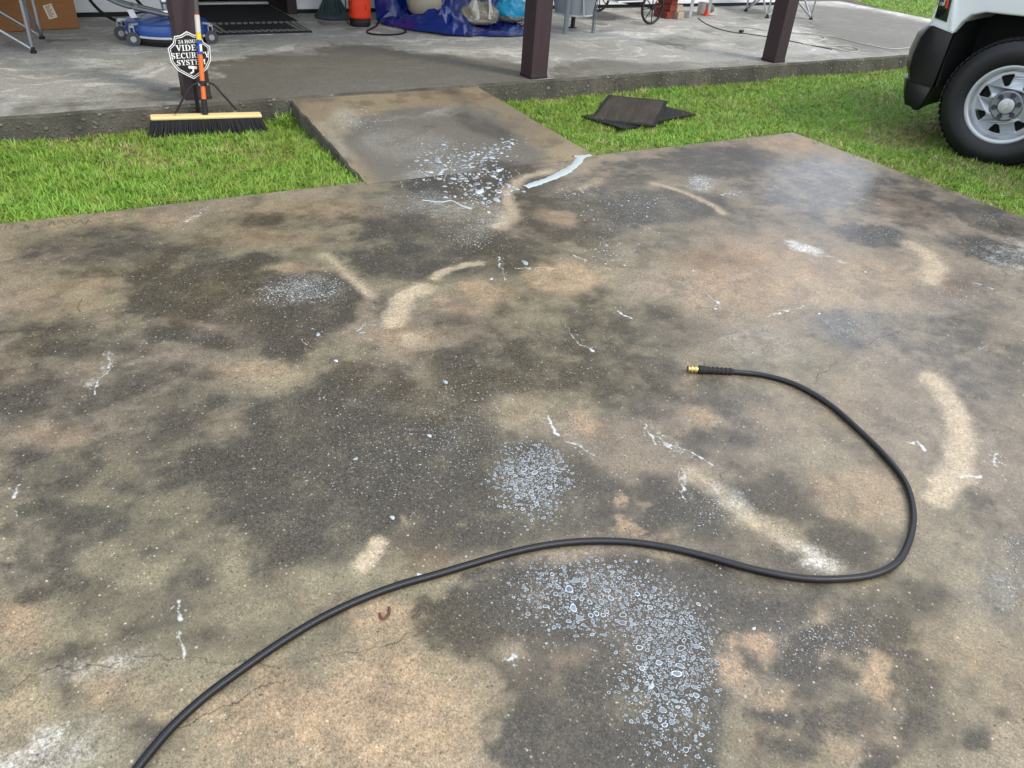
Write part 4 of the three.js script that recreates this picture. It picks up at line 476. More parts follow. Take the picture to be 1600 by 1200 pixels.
// ---------------------------------------------------------------- security sign on its stake
{
  const t = thing('security_sign', 'black and white shield sign reading 24 hour video security system on a stake', 'sign', [0.733, 0, -4.66], 0.05);
  part(t, 'stake', [box(0.014, 0.52, 0.006, 0, 0.22, -0.006, 0.001), box(0.02, 0.3, 0.014, 0, 0.1, -0.012, 0.002)], M.black);
  const half = [[0, 0.118], [0.035, 0.099], [0.066, 0.096], [0.078, 0.062], [0.108, 0.038], [0.104, -0.03], [0.075, -0.076], [0.035, -0.102], [0, -0.122]];
  const full = [...half, ...half.slice(1, -1).reverse().map(([x, y]) => [-x, y])];
  const S = (k) => full.map(([x, y]) => [x * k, y * k]);
  const bd = part(t, 'shield', extrude(full, 0.003).translate(0, 0.377, 0), M.white);
  const face = new THREE.ShapeGeometry(shapeOf(full)).translate(0, 0.377, 0.0045), p = face.attributes.position, uv = face.attributes.uv; for (let i = 0; i < p.count; i++) uv.setXY(i, (p.getX(i) + 0.125) / 0.25, (p.getY(i) - 0.252) / 0.25);
  const m = mat([255, 255, 255], 0.45);
  m.map = print(1024, 1024, (g, w) => {
    const path = (k) => { g.beginPath(); S(k).forEach(([x, y], i) => { const a = (x + 0.125) / 0.25 * w, b = w - (y + 0.125) / 0.25 * w; i ? g.lineTo(a, b) : g.moveTo(a, b); }); g.closePath(); };
    g.fillStyle = '#f2f2f2'; g.fillRect(0, 0, w, w); path(0.955); g.fillStyle = '#15181a'; g.fill(); path(0.91); g.fillStyle = '#f2f2f2'; g.fill(); path(0.875); g.fillStyle = '#14191a'; g.fill();
    g.fillStyle = '#fafafa'; g.textAlign = 'center'; g.font = 'bold 96px serif'; g.fillText('24 HOUR', 512, 268); g.font = 'bold 168px serif'; g.fillText('VIDEO', 512, 420); g.font = 'bold 158px serif'; g.fillText('SECURITY', 512, 572, 820); g.font = 'bold 150px serif'; g.fillText('SYSTEM', 512, 712, 640);
    g.save(); g.translate(530, 800); g.rotate(0.12); g.fillRect(-70, -62, 150, 62); g.beginPath(); g.arc(-75, -31, 31, 0, 7); g.fill(); g.fillRect(-20, 0, 34, 60); g.restore(); g.beginPath(); g.moveTo(440, 880); g.lineTo(520, 840); g.lineTo(540, 868); g.lineTo(470, 905); g.fill();
  });
  part(bd, 'printed_face', face, m); part(bd, 'screw', new THREE.CylinderGeometry(0.004, 0.004, 0.003, 12).rotateX(Math.PI / 2).translate(0, 0.477, 0.006), M.chrome);
}
// ---------------------------------------------------------------- mats
const matRelief = heights(256, 256, 1, 1, (x, y) => 0.5 + 0.35 * Math.sin(y * 6.2832 * 24) * 0.6 + 0.5 * (noise(N3, x, y, 0.5) - 0.5));
function sheetGeo(w, d, th, f, nx = 24, nz = 16) { // a bendable sheet with thickness, centred
  const g = new THREE.BoxGeometry(w, th, d, nx, 1, nz), p = g.attributes.position; for (let i = 0; i < p.count; i++) p.setY(i, p.getY(i) + f(p.getX(i), p.getZ(i))); g.computeVertexNormals(); return g;
}
{
  const blk = mat([11, 12, 14], 0.8); blk.bumpMap = matRelief; blk.bumpScale = 0.004;
  const a = thing('lawn_mat', 'black rubber mat lying on the grass under the worn mat', 'mat', [3.42, 0.012, -4.11], 0.2);
  part(a, 'mat_sheet', sheetGeo(0.75, 0.36, 0.008, (x, z) => 0.006 * Math.sin(x * 9) + 0.004 * Math.sin(z * 14)), blk);
  const worn = mat([255, 255, 255], 0.9); worn.map = tex(256, 256, (d, w, h) => { for (let j = 0; j < h; j++) for (let i = 0; i < w; i++) { const o = (j * w + i) * 4, x = i / w, y = j / h, e = Math.min(x, 1 - x, y, 1 - y), n = noise(N2, x * 0.4, y * 1.6, 1), g = noise(N3, x * 0.3, y * 2, 0.7), k = 0.7 + 0.6 * g, b = sstep(0.03, 0.07, e + (n - 0.5) * 0.05); d[o] = mix(17, mix(42, 72, n), b) * k; d[o + 1] = mix(18, mix(39, 64, n), b) * k; d[o + 2] = mix(20, mix(35, 54, n), b) * k; d[o + 3] = 255; } }); worn.bumpMap = matRelief; worn.bumpScale = 0.004;
  const b = thing('worn_mat', 'faded brown worn doormat lying crooked on the black mat on the grass', 'mat', [3.40, 0.026, -4.19], 0.76);
  part(b, 'mat_sheet', sheetGeo(0.63, 0.42, 0.008, (x, z) => 0.008 * Math.sin(x * 6 + 0.4) + 0.008 * sstep(0.1, 0.25, x) + 0.006 * Math.sin(z * 9)), worn);
}
{
  const coir = mat([26, 27, 30], 0.95); coir.bumpMap = heights(128, 128, 1, 1, (x, y) => noise(N3, x, y, 0.4)); coir.bumpScale = 0.006;
  const a = thing('door_mat', 'plain black ribbed doormat against the house door', 'mat', [1.66, PT, -7.57], HT);
  const r = part(a, 'mat_sheet', box(0.75, 0.012, 0.80, 0, 0.0065, 0, 0.004), coir); for (let i = 0; i < 26; i++) part(r, 'rib', box(0.70, 0.006, 0.014, 0, 0.0145, -0.365 + i * 0.029, 0.002), M.rubber);
  const b = thing('rubber_mat', 'black rubber mat with pale stone pattern border in front of the doormat', 'mat', [1.63, PT, -6.905], HT);
  const pm = mat([255, 255, 255], 0.75); pm.map = print(768, 512, (g, w, h) => { g.fillStyle = '#1b1d20'; g.fillRect(0, 0, w, h); g.fillStyle = '#26292d'; for (let i = 0; i < 46; i++) g.fillRect(96 + i * 12.6, 90, 4, h - 180); });
  const s = part(b, 'mat_sheet', sheetGeo(0.76, 0.48, 0.01, () => 0.006, 4, 4), pm), pale = mat([122, 120, 118], 0.85);
  for (let i = 0; i < 15; i++) for (const z of [-0.2, -0.155, 0.155, 0.2]) part(s, 'border_stone', box(rr(0.03, 0.042), 0.005, 0.03, -0.35 + i * 0.05 + (Math.abs(z) > 0.18 ? 0.012 : 0), 0.0135, z, 0.002), pale);
  for (let j = 0; j < 5; j++) for (const x of [-0.345, -0.3, 0.3, 0.345]) part(s, 'border_stone', box(0.03, 0.005, rr(0.036, 0.045), x, 0.0135, -0.105 + j * 0.0525 + (Math.abs(x) > 0.32 ? 0.01 : 0), 0.002), pale);
}
// ---------------------------------------------------------------- things standing on the porch
{ // cardboard carton
  const t = thing('cardboard_box', 'large brown cardboard carton with a pale label behind the folding chair', 'box', [-0.10, PT, -7.13], 0.2);
  const cm = mat([255, 255, 255], 0.85); cm.map = tex(128, 128, (d, w, h) => { for (let i = 0; i < w * h; i++) { const x = (i % w) / w, y = Math.floor(i / w) / h, k = 0.92 + 0.16 * noise(N3, x, y * 3, 1); d[i * 4] = 152 * k; d[i * 4 + 1] = 106 * k; d[i * 4 + 2] = 64 * k; d[i * 4 + 3] = 255; } });
  const b = part(t, 'carton', box(0.86, 0.62, 0.34, 0, 0.312, 0, 0.006), cm);
  const lb = mat([255, 255, 255], 0.6); lb.map = print(64, 96, (g, w, h) => { g.fillStyle = '#e3d3bd'; g.fillRect(0, 0, w, h); g.fillStyle = '#7a6450'; for (let i = 0; i < 9; i++) g.fillRect(12, 8 + i * 9, 40 - (i % 3) * 8, 4); });
  part(b, 'shipping_label', at(new THREE.PlaneGeometry(0.062, 0.095), 0.255, 0.125, 0.172, 0, 0, 0.22), lb);
  part(b, 'tape', box(0.86, 0.001, 0.05, 0, 0.6225, 0, 0.0004), mat([196, 160, 110], 0.35)); 
}
function foldingChair(pos, turn, label) {
  const t = thing('folding_chair', label, 'chair', pos, turn, 'folding camp chairs on the porch');
  const W = 0.29, D = 0.24, H = 0.42, r = 0.0105;
  for (const [x, z] of [[-W, -D], [W, -D], [W, D], [-W, D]]) part(t, 'foot_cap', [box(0.036, 0.016, 0.036, x, 0.008, z, 0.005), rod([x, 0.012, z], [x * 0.985, 0.036, z * 0.985], 0.0145)], M.black);
  for (const [a, b] of [[[-W, -D], [W, -D]], [[W, -D], [W, D]], [[W, D], [-W, D]], [[-W, D], [-W, -D]]]) { part(t, 'cross_tube', rod([a[0], 0.02, a[1]], [b[0] * 0.9, H, b[1] * 0.9], r), M.steel); part(t, 'cross_tube', rod([b[0] * 0.985, 0.02, b[1] * 0.985], [a[0] * 0.88, H, a[1] * 0.88], r), M.steel); }
  for (const [x, z] of [[-W, -D], [W, -D], [W, D], [-W, D]]) part(t, 'upright', rod([x * 0.99, 0.02, z * 0.99], [x * 1.02, z < 0 ? 0.9 : 0.6, z * 1.05], r), M.steel);
  const fab = mat([44, 50, 64], 0.9); part(t, 'seat', sheetGeo(0.52, 0.43, 0.006, (x, z) => H + 0.02 - 0.05 * (1 - Math.pow(Math.abs(x) / 0.26, 2)) * (1 - Math.pow(Math.abs(z) / 0.215, 2)), 12, 12), fab); part(t, 'backrest', box(0.58, 0.45, 0.008, 0, 0.67, -D * 1.04, 0.003), fab);
}
foldingChair([-0.238, PT, -6.485], -0.155, 'folding chair with silver tube legs beside the cardboard carton');
foldingChair([7.70, PT, -7.04], -0.25, 'folding chair with silver tube legs behind the post nearest the truck');
{ // rotary surface cleaner
  const t = thing('surface_cleaner', 'blue round surface cleaner on casters with a grey handle behind the post', 'surface cleaner', [0.90, PT, -6.51], 0.0);
  const blue = mat([26, 78, 158], 0.32, 0, { clearcoat: 0.4 }), grey = mat([128, 132, 136], 0.4, 0.6), R = 0.285;
  part(t, 'brush_skirt', lathe([[R - 0.02, 0.004], [R - 0.008, 0.03], [R - 0.006, 0.06], [R - 0.05, 0.06], [R - 0.05, 0.004], [R - 0.02, 0.004]], 64), M.black);
  part(t, 'rim', lathe([[R - 0.006, 0.052], [R + 0.003, 0.054], [R + 0.003, 0.066], [R - 0.006, 0.068]], 64), mat([206, 208, 210], 0.4));
  const dk = part(t, 'deck', lathe([[R - 0.006, 0.066], [R, 0.075], [R - 0.004, 0.132], [R - 0.018, 0.144], [R - 0.06, 0.15], [0.12, 0.162], [0.05, 0.166], [0, 0.166]], 64), blue);
  const dec = []; for (let i = 0; i <= 14; i++) { const a = 3.35 + i * 0.075 - 0.4; dec.push([Math.cos(a) * 0.21, -Math.sin(a) * 0.21 * 1]); } for (let i = 14; i >= 0; i--) { const a = 3.35 + i * 0.075 - 0.4; dec.push([Math.cos(a) * 0.17, -Math.sin(a) * 0.17]); }
  part(dk, 'decal', extrude(dec.map(([x, z]) => [x, z]), 0.002).rotateX(-Math.PI / 2).translate(0, 0.158, 0), mat([178, 180, 204], 0.4));
  for (const a of [2.55, 0.6, 3.3, 4.7]) {
    const ca = Math.cos(a), sa = Math.sin(a), x = ca * (R + 0.032), z = sa * (R + 0.032);
    const c = part(t, 'caster', [box(0.03, 0.012, 0.05, x, 0.128, z, 0.003), rod([x - 0.014, 0.125, z], [x - 0.014, 0.048, z], 0.005), rod([x + 0.014, 0.125, z], [x + 0.014, 0.048, z], 0.005), at(box(0.07, 0.014, 0.03, 0, 0, 0, 0.003), ca * (R + 0.005), 0.138, sa * (R + 0.005), -a)], M.alu);
    part(c, 'caster_wheel', [new THREE.CylinderGeometry(0.046, 0.046, 0.022, 28).rotateX(Math.PI / 2).translate(x, 0.047, z)], mat([70, 74, 82], 0.6)); part(c, 'wheel_hub', new THREE.CylinderGeometry(0.02, 0.02, 0.026, 20).rotateX(Math.PI / 2).translate(x, 0.047, z), M.alu);
  }
  part(t, 'swivel', [rod([0, 0.155, 0], [0, 0.2, 0], 0.04, 0.03, 20), rod([0, 0.2, 0], [0, 0.25, 0], 0.02, 0.02, 16), new THREE.SphereGeometry(0.026, 16, 10).translate(0, 0.26, 0)], M.chrome);
  for (const s of [-1, 1]) part(t, 'handle_tube', tube([[0.05, 0.17, s * 0.05 + 0.03], [-0.1, 0.205, s * 0.06 + 0.02], [-0.34, 0.275, s * 0.075 - 0.03], [-0.95, 0.75, s * 0.14 - 0.1]], 0.0165, 30, 10), grey);
  part(t, 'handle_cross_bar', rod([-0.2, 0.235, -0.07], [-0.2, 0.235, 0.08], 0.013), grey);
  part(t, 'feed_hose', tube([[0, 0.265, 0], [0.0, 0.4, -0.01], [-0.02, 0.7, -0.04]], 0.012, 20, 10), M.steel);
  part(t, 'tag', at(new THREE.BoxGeometry(0.046, 0.002, 0.06), -0.235, 0.2, 0.12, 0.4, 0.9), M.trim); part(t, 'tag_string', rod([-0.235, 0.222, 0.098], [-0.22, 0.25, 0.05], 0.0015), M.black);
}
{ // black hose behind the cleaner
  const t = thing('coiled_hose', 'black hose hanging in a loop behind the blue surface cleaner', 'hose');
  part(t, 'hose_tube', tube([[0.36, 0.75, -7.3], [0.42, 0.42, -7.25], [0.52, 0.22, -7.2], [0.66, 0.135, -7.12], [0.78, 0.127, -7.05], [0.9, 0.127, -7.02], [1.0, 0.127, -7.1], [0.94, 0.14, -7.28], [0.8, 0.3, -7.36], [0.72, 0.75, -7.38]], 0.012, 80, 10), M.rubber);
}
{ // garden urn foot
  const t = thing('garden_urn', 'dark green garden urn on a flared fluted foot beside the door', 'urn', [2.415, PT, -7.34]);
  const gm = mat([48, 66, 70], 0.7);
  const u = part(t, 'foot', lathe([[0, 0], [0.155, 0], [0.16, 0.012], [0.155, 0.03], [0.12, 0.05], [0.085, 0.09], [0.07, 0.14], [0.075, 0.17], [0.09, 0.18], [0.06, 0.19]], 40), gm);
  for (let i = 0; i < 18; i++) { const a = i / 18 * 6.283; part(u, 'flute', rod([Math.cos(a) * 0.125, 0.045, Math.sin(a) * 0.125], [Math.cos(a) * 0.072, 0.15, Math.sin(a) * 0.072], 0.009, 0.006, 8), gm); }
  part(t, 'bowl', lathe([[0, 0.19], [0.08, 0.19], [0.16, 0.24], [0.2, 0.34], [0.205, 0.42], [0.23, 0.44], [0.23, 0.46], [0.19, 0.46], [0.18, 0.36], [0, 0.3]], 40), gm);
}
{ // pump sprayer
  const t = thing('pump_sprayer', 'orange red pump sprayer tank with a black base standing on the porch', 'sprayer', [2.535, PT, -6.97], 0.05);
  const om = mat([255, 255, 255], 0.38); om.map = print(512, 512, (g, w, h) => { g.fillStyle = '#f2431f'; g.fillRect(0, 0, w, h); g.fillStyle = '#5e1208'; for (let k = 0; k < 3; k++) { g.save(); g.translate(40 + k * 17 + 30, 420); g.rotate(-Math.PI / 2); for (let i = 0; i < 22; i++) g.fillRect(i * 15, 0, 6 + ((i * 7 + k * 3) % 6), k ? 5 : 11); g.restore(); } for (let i = 0; i < 14; i++) g.fillRect(215, 80 + i * 26, 5, 8 + (i % 3) * 4); });
  part(t, 'tank', lathe([[0.06, 0.05], [0.088, 0.058], [0.094, 0.075], [0.094, 0.36], [0.085, 0.4], [0.05, 0.44], [0.03, 0.45], [0, 0.45]], 40).rotateY(-2.5), om); part(t, 'base_ring', lathe([[0, 0.002], [0.085, 0.002], [0.09, 0.01], [0.09, 0.055], [0.06, 0.06]], 40), M.black);
  part(t, 'pump_handle', [rod([0, 0.44, 0], [0, 0.56, 0], 0.02), box(0.13, 0.025, 0.03, 0, 0.57, 0, 0.01)], M.black);
  part(t, 'spray_hose', tube([[-0.03, 0.4, 0.02], [-0.11, 0.3, 0.02], [-0.14, 0.15, 0.03], [-0.135, 0.03, 0.05], [-0.1, 0.006, 0.08], [-0.04, 0.006, 0.105], [0.03, 0.006, 0.11]], 0.0055, 60, 8), M.black);
}
{ const t = thing('black_cable', 'black cable lying in a flat loop in front of the orange sprayer', 'cable'); const y = PT + 0.0075; part(t, 'cable_loop', tube([...[[2.76,-7.108],[2.642,-6.866],[2.476,-6.646],[2.456,-6.534],[2.552,-6.465],[2.681,-6.476],[2.793,-6.577],[2.831,-6.721]].map(([x, z]) => [x, y, z]), [2.82, y, -6.87]], 0.007, 80, 8), M.black); }
// blue tarpaulin heaped with bags on it
{
  const t = thing('blue_tarp', 'crumpled shiny blue tarpaulin heaped on the porch under the bags', 'tarp', [2.70, PT, -6.3], -0.06);
  const tarpH = (x, z) => { // broad shape of the heap, x 0..1.3, z 0 (front edge) .. 1.0 (back)
    const e = Math.min(x, 1.3 - x, z); let h = 0.012 + 0.02 * sstep(0, 0.08, e);
    h += 0.15 * Math.exp(-(((x - 0.36) / 0.15) ** 2) - (((z - 0.2) / 0.12) ** 2)) + 0.07 * Math.exp(-(((x - 0.58) / 0.1) ** 2) - (((z - 0.3) / 0.12) ** 2));
    h += 0.45 * sstep(0.62, 0.9, z) * sstep(0.5, 0.7, x) + 0.4 * sstep(0.86, 1.0, z) + 0.3 * sstep(0.6, 0.85, z) * sstep(0.3, 0.12, x);
    return h;
  };
  const nx = 34, nz = 26, g = new THREE.PlaneGeometry(1, 1, nx, nz), p = g.attributes.position;
  for (let i = 0; i < p.count; i++) {
    let u = p.getX(i) + 0.5, v = p.getY(i) + 0.5; const rim = u < 0.01 || u > 0.99 || v < 0.01; if (!rim) { u += rr(-0.4, 0.4) / nx; v += rr(-0.4, 0.4) / nz; }
    const x = u * 1.3, z = v, calm = Math.exp(-(((x - 0.84) / 0.2) ** 2) - (((z - 0.22) / 0.16) ** 2)), fr = 0.16 * Math.pow(Math.abs(u - 0.62) * 1.6, 2) * (1 - v) + (u < 0.28 ? (0.28 - u) * 1.6 * (1 - v) : 0) + (noise(N2, u, 0.2, 1) - 0.5) * 0.1 * (1 - v);
    const amp = (0.05 + 0.06 * Math.exp(-(((x - 0.42) / 0.25) ** 2))) * sstep(0, 0.1, v) * (1 - 0.8 * calm);
    p.setXYZ(i, x, Math.max(rim ? 0.004 : 0.012, tarpH(x, z) + (rim ? 0 : amp * (noise(N1, x, z, 0.5) + rnd() * 0.6 - 0.55))), -z - fr);
  }
  const f = toCreasedNormals(g.toNonIndexed(), 0.42); part(t, 'tarp_sheet', f, mat([8, 38, 122], 0.22, 0, { clearcoat: 0.4 }));
}
function lump(rx, ry, rz, f, seg = 40) { const g = mergeVertices(new THREE.SphereGeometry(1, seg, seg * 0.7 | 0)), p = g.attributes.position; for (let i = 0; i < p.count; i++) { const x = p.getX(i), y = p.getY(i), z = p.getZ(i), k = 1 + f * (noise(N2, x * 0.5 + y * 0.3, z * 0.5 + y * 0.4, 1) - 0.5), q = (v) => Math.sign(v) * Math.pow(Math.abs(v), 0.8); p.setXYZ(i, q(x) * rx * k * (1 - 0.22 * y), (q(y) * 0.5 + 0.5) * 2 * ry * k, q(z) * rz * k * (1 - 0.22 * y)); } g.computeVertexNormals(); return g; }
{
  const stone = mat([255, 255, 255], 0.7); stone.map = tex(128, 128, (d) => { for (let i = 0; i < 16384; i++) { const k = 0.55 + 0.9 * noise(N3, (i % 128) / 128, Math.floor(i / 128) / 128, 1) * (0.7 + 0.6 * rnd()); d[i * 4] = 186 * k; d[i * 4 + 1] = 172 * k; d[i * 4 + 2] = 150 * k; d[i * 4 + 3] = 255; } }); stone.bumpMap = stone.map; stone.bumpScale = 0.008;
  const film = mat([230, 230, 222], 0.3, 0, { transmission: 0.25, thickness: 0 });
  const pot = thing('round_pot', 'round beige pot half wrapped in the blue tarp', 'pot', [3.15, PT + 0.045, -6.98]); part(pot, 'bowl', lathe([[0, 0], [0.09, 0.005], [0.14, 0.06], [0.155, 0.13], [0.14, 0.2], [0.12, 0.22], [0.13, 0.24], [0.11, 0.24], [0.1, 0.2], [0, 0.14]], 36), mat([182, 174, 152], 0.75)); part(pot, 'rim', new THREE.TorusGeometry(0.128, 0.012, 10, 36).rotateX(Math.PI / 2).translate(0, 0.238, 0), mat([190, 182, 160], 0.75));
  const a = thing('clear_bag', 'open clear plastic bag of pale stones on the front of the tarp', 'bag', [3.50, PT + 0.045, -6.60], -0.1);
  part(a, 'bag_body', lump(0.16, 0.085, 0.11, 0.35), stone); const ear = (s) => { const g = new THREE.PlaneGeometry(1, 1, 10, 10), p = g.attributes.position; for (let i = 0; i < p.count; i++) { const u = p.getX(i) + 0.5, v = p.getY(i) + 0.5; p.setXYZ(i, s * (0.04 + u * 0.11 * (1 - v * 0.55) + 0.02 * v), 0.07 + v * (0.2 - 0.08 * u) - 0.05 * u, 0.12 - 0.05 * v - 0.07 * u * u + 0.012 * Math.sin(u * 9 + v * 5)); } g.computeVertexNormals(); return g; };
  for (const s of [-1, 1]) part(a, 'bag_flap', ear(s), film); part(a, 'bag_film', lump(0.165, 0.089, 0.115, 0.35), mat([226, 224, 214], 0.22, 0, { transmission: 0.8, thickness: 0 }));
  const b = thing('stone_bag', 'bright blue printed plastic bag of gravel beside the post', 'bag', [3.87, PT + 0.05, -6.68], 0.45);
  const pm = mat([255, 255, 255], 0.3); pm.map = print(256, 256, (g, w, h) => { g.fillStyle = '#2fa6d6'; g.fillRect(0, 0, w, h); g.fillStyle = '#8fd3ec'; for (let i = 0; i < 26; i++) { g.globalAlpha = 0.5; g.fillRect((i * 53) % w, (i * 37) % 120, 36, 10); } g.globalAlpha = 1; g.fillStyle = '#8d8578'; g.fillRect(0, 150, w, 106); for (let i = 0; i < 900; i++) { const v = 70 + ((i * 47) % 130); g.fillStyle = `rgb(${v + 10},${v},${v - 12})`; g.fillRect((i * 61) % w, 150 + ((i * 29) % 106), 4, 4); } });
  part(b, 'bag_body', lump(0.17, 0.1, 0.14, 0.3), pm); part(b, 'bag_crimp', sheetGeo(0.2, 0.05, 0.004, (x) => 0.008 * Math.sin(x * 60), 40, 2).rotateX(-0.6).translate(0.02, 0.195, -0.06), pm);
}
{ // galvanised tub on legs
  const t = thing('grey_tub', 'tapered grey tub on four thin legs behind the middle post', 'tub', [4.395, PT, -6.44], 0.12);
  const gm = mat([150, 158, 164], 0.5, 0.25);
  const b = part(t, 'tub_body', lathe([[0, 0.145], [0.16, 0.145], [0.172, 0.155], [0.225, 0.46], [0.235, 0.47], [0.22, 0.475], [0.165, 0.17], [0, 0.165]], 48), gm); part(b, 'bottom_band', new THREE.TorusGeometry(0.172, 0.008, 8, 48).rotateX(Math.PI / 2).translate(0, 0.153, 0), mat([198, 202, 204], 0.4, 0.3)); part(b, 'seam', at(box(0.03, 0.32, 0.006, 0, 0, 0, 0.002), -0.062, 0.31, 0.186, 0.32, -0.16), gm);
  for (const [x, z] of [[-0.155, 0.11], [0.155, 0.11], [-0.14, -0.12]]) { part(t, 'leg', [at(box(0.034, 0.42, 0.004, 0, 0, 0, 0.001), x * 1.12, 0.21, z * 1.12, Math.atan2(x, z)), at(box(0.004, 0.42, 0.026, 0, 0, 0, 0.001), x * 1.12 - 0.015, 0.21, z * 1.12 - 0.012, 0)], gm); }
  part(t, 'rear_leg', [box(0.03, 0.3, 0.03, 0.13, 0.15, -0.14, 0.003), box(0.07, 0.008, 0.05, 0.13, 0.004, -0.14, 0.002)], M.black);
}
{ // decorative wagon
  const t = thing('garden_wagon', 'dark planter wagon with black spoked wheels near the house wall', 'wagon', [5.48, PT, -7.02], 0.12);
  const blk = mat([22, 24, 27], 0.5), bed = mat([58, 68, 84], 0.6);
  part(t, 'bed', [box(0.5, 0.2, 0.5, -0.1, 0.3, -0.06, 0.008)], bed); part(t, 'bed_trim', box(0.52, 0.014, 0.52, -0.1, 0.193, -0.06, 0.004), M.white); part(t, 'axle', [rod([-0.02, 0.155, 0.34], [-0.02, 0.155, -0.42], 0.01), box(0.05, 0.05, 0.5, -0.02, 0.165, -0.06, 0.005)], blk);
  for (const [x, z] of [[-0.02, 0.35], [-0.02, -0.44], [-0.5, -0.44]]) { const w = part(t, 'wheel', [new THREE.TorusGeometry(0.142, 0.013, 10, 48).translate(x, 0.155, z)], blk); part(w, 'hub', new THREE.CylinderGeometry(0.022, 0.022, 0.04, 18).rotateX(Math.PI / 2).translate(x, 0.155, z), blk); for (let i = 0; i < 8; i++) { const a = i / 8 * 6.283 + 0.1; part(w, 'spoke', rod([x, 0.155, z], [x + Math.cos(a) * 0.14, 0.155 + Math.sin(a) * 0.14, z], 0.0052, 0.0052, 6), blk); } }
  part(t, 'pull_bar', rod([-0.35, 0.22, 0.1], [-0.75, 0.5, 0.15], 0.01), blk);
}
{ // bricks, bench, small cone
  const bm = (c) => { const m = mat(c, 0.9); m.bumpMap = heights(64, 64, 1, 1, (x, y) => noise(N3, x, y, 0.8)); m.bumpScale = 0.004; return m; };
  const red = bm([128, 58, 46]), tan = bm([176, 162, 142]);
  const B = (x, y, z, r, m, label) => { const t = thing('brick', label, 'brick', [x, y, z], r, 'bricks propping the grey bench'); part(t, 'brick_body', box(0.095, 0.065, 0.2, 0, 0.0335, 0, 0.006), m); };
  B(6.10, PT, -7.02, 0.15, tan, 'pale brick lying at the bottom front of the brick stack'); B(5.985, PT, -7.06, 0.1, red, 'red brick on the porch beside the pale brick'); B(6.0, PT + 0.067, -7.06, 0.25, red, 'red brick in the second layer of the stack'); B(6.10, PT + 0.067, -7.06, 0.2, tan, 'pale brick in the second layer of the stack'); B(6.02, PT + 0.134, -7.06, 0.15, red, 'topmost red brick under the grey bench');
  const t = thing('metal_bench', 'low light grey metal bench standing between the bricks and the small cone', 'bench', [6.36, PT, -7.08], 0.04); const gm = mat([150, 156, 160], 0.5, 0.3);
  part(t, 'bench_top', box(0.86, 0.09, 0.3, 0.04, 0.25, 0, 0.006), gm); for (const [x, z] of [[-0.07, 0.1], [0.4, -0.1], [-0.2, -0.1]]) part(t, 'leg', [box(0.045, 0.21, 0.006, x, 0.105, z, 0.002), box(0.006, 0.21, 0.04, x + 0.02, 0.105, z - 0.022, 0.002)], M.alu);
  const c = thing('small_cone', 'small orange red cone in front of a white block near the house wall', 'cone', [6.66, PT, -7.13]); part(c, 'cone_body', lathe([[0.034, 0.008], [0.026, 0.02], [0.012, 0.08], [0.008, 0.085], [0, 0.085]], 24), mat([236, 74, 40], 0.5)); part(c, 'cone_base', box(0.085, 0.01, 0.085, 0, 0.005, 0, 0.003), mat([236, 74, 40], 0.5));
  const w = thing('white_block', 'white block standing behind the small orange cone', 'block', [6.68, PT, -7.24]); part(w, 'block_body', box(0.07, 0.12, 0.07, 0, 0.06, 0, 0.01), bm([206, 206, 198])); const s = thing('stone', 'rounded grey stone beside the white block at the wall', 'stone', [6.86, PT, -7.33]); part(s, 'stone_body', lump(0.07, 0.045, 0.06, 0.4, 24), bm([112, 110, 96]));
}
const cord = (label, px, r, m, y = PT) => { const t = shade(new THREE.Mesh(tube(px.map(([x, z]) => [x, y + r + 0.001, z]), r, 90, 6), m)); t.name = numbered('cord'); t.userData = { label, category: 'cord', group: 'cords lying on the porch' }; scene.add(t); };
const dkCord = mat([66, 62, 56], 0.7), paleCord = mat([188, 186, 176], 0.6);
cord('dark thin cord ending loose in front of the grey bench', [[6.388,-6.947],[6.239,-6.685],[6.153,-6.469],[6.117,-6.256],[6.156,-6.112],[6.252,-6.031],[6.318,-5.92],[6.392,-5.776],[6.435,-5.607],[6.486,-5.411],[6.534,-5.22]], 0.004, dkCord);
cord('pale thin cord curving in a loop right of the post nearest the truck', [[6.874,-6.019],[7.09,-5.955],[7.001,-5.723],[6.604,-5.518],[6.431,-5.481],[6.577,-5.334],[6.64,-5.083],[6.788,-5.117],[6.881,-5.285],[6.636,-5.387]], 0.004, paleCord);
cord('long pale cord running along the porch towards the pickup', [[6.345,-6.484],[6.561,-6.348],[6.645,-6.155],[6.957,-6.008],[7.167,-5.768],[7.168,-5.366],[7.253,-5.131],[7.604,-5.136]], 0.004, paleCord);
{ const t = thing('cord_plug', 'small dark plug on the cord in the middle of the porch', 'plug', [[[6.247,-6.135]][0][0], PT, [[6.247,-6.135]][0][1]], 0.4); part(t, 'plug_body', box(0.06, 0.024, 0.032, 0, 0.013, 0, 0.006), M.black); part(t, 'prong', [box(0.02, 0.003, 0.008, 0.038, 0.018, 0, 0.0008), box(0.02, 0.003, 0.008, 0.038, 0.008, 0, 0.0008)], M.chrome); }
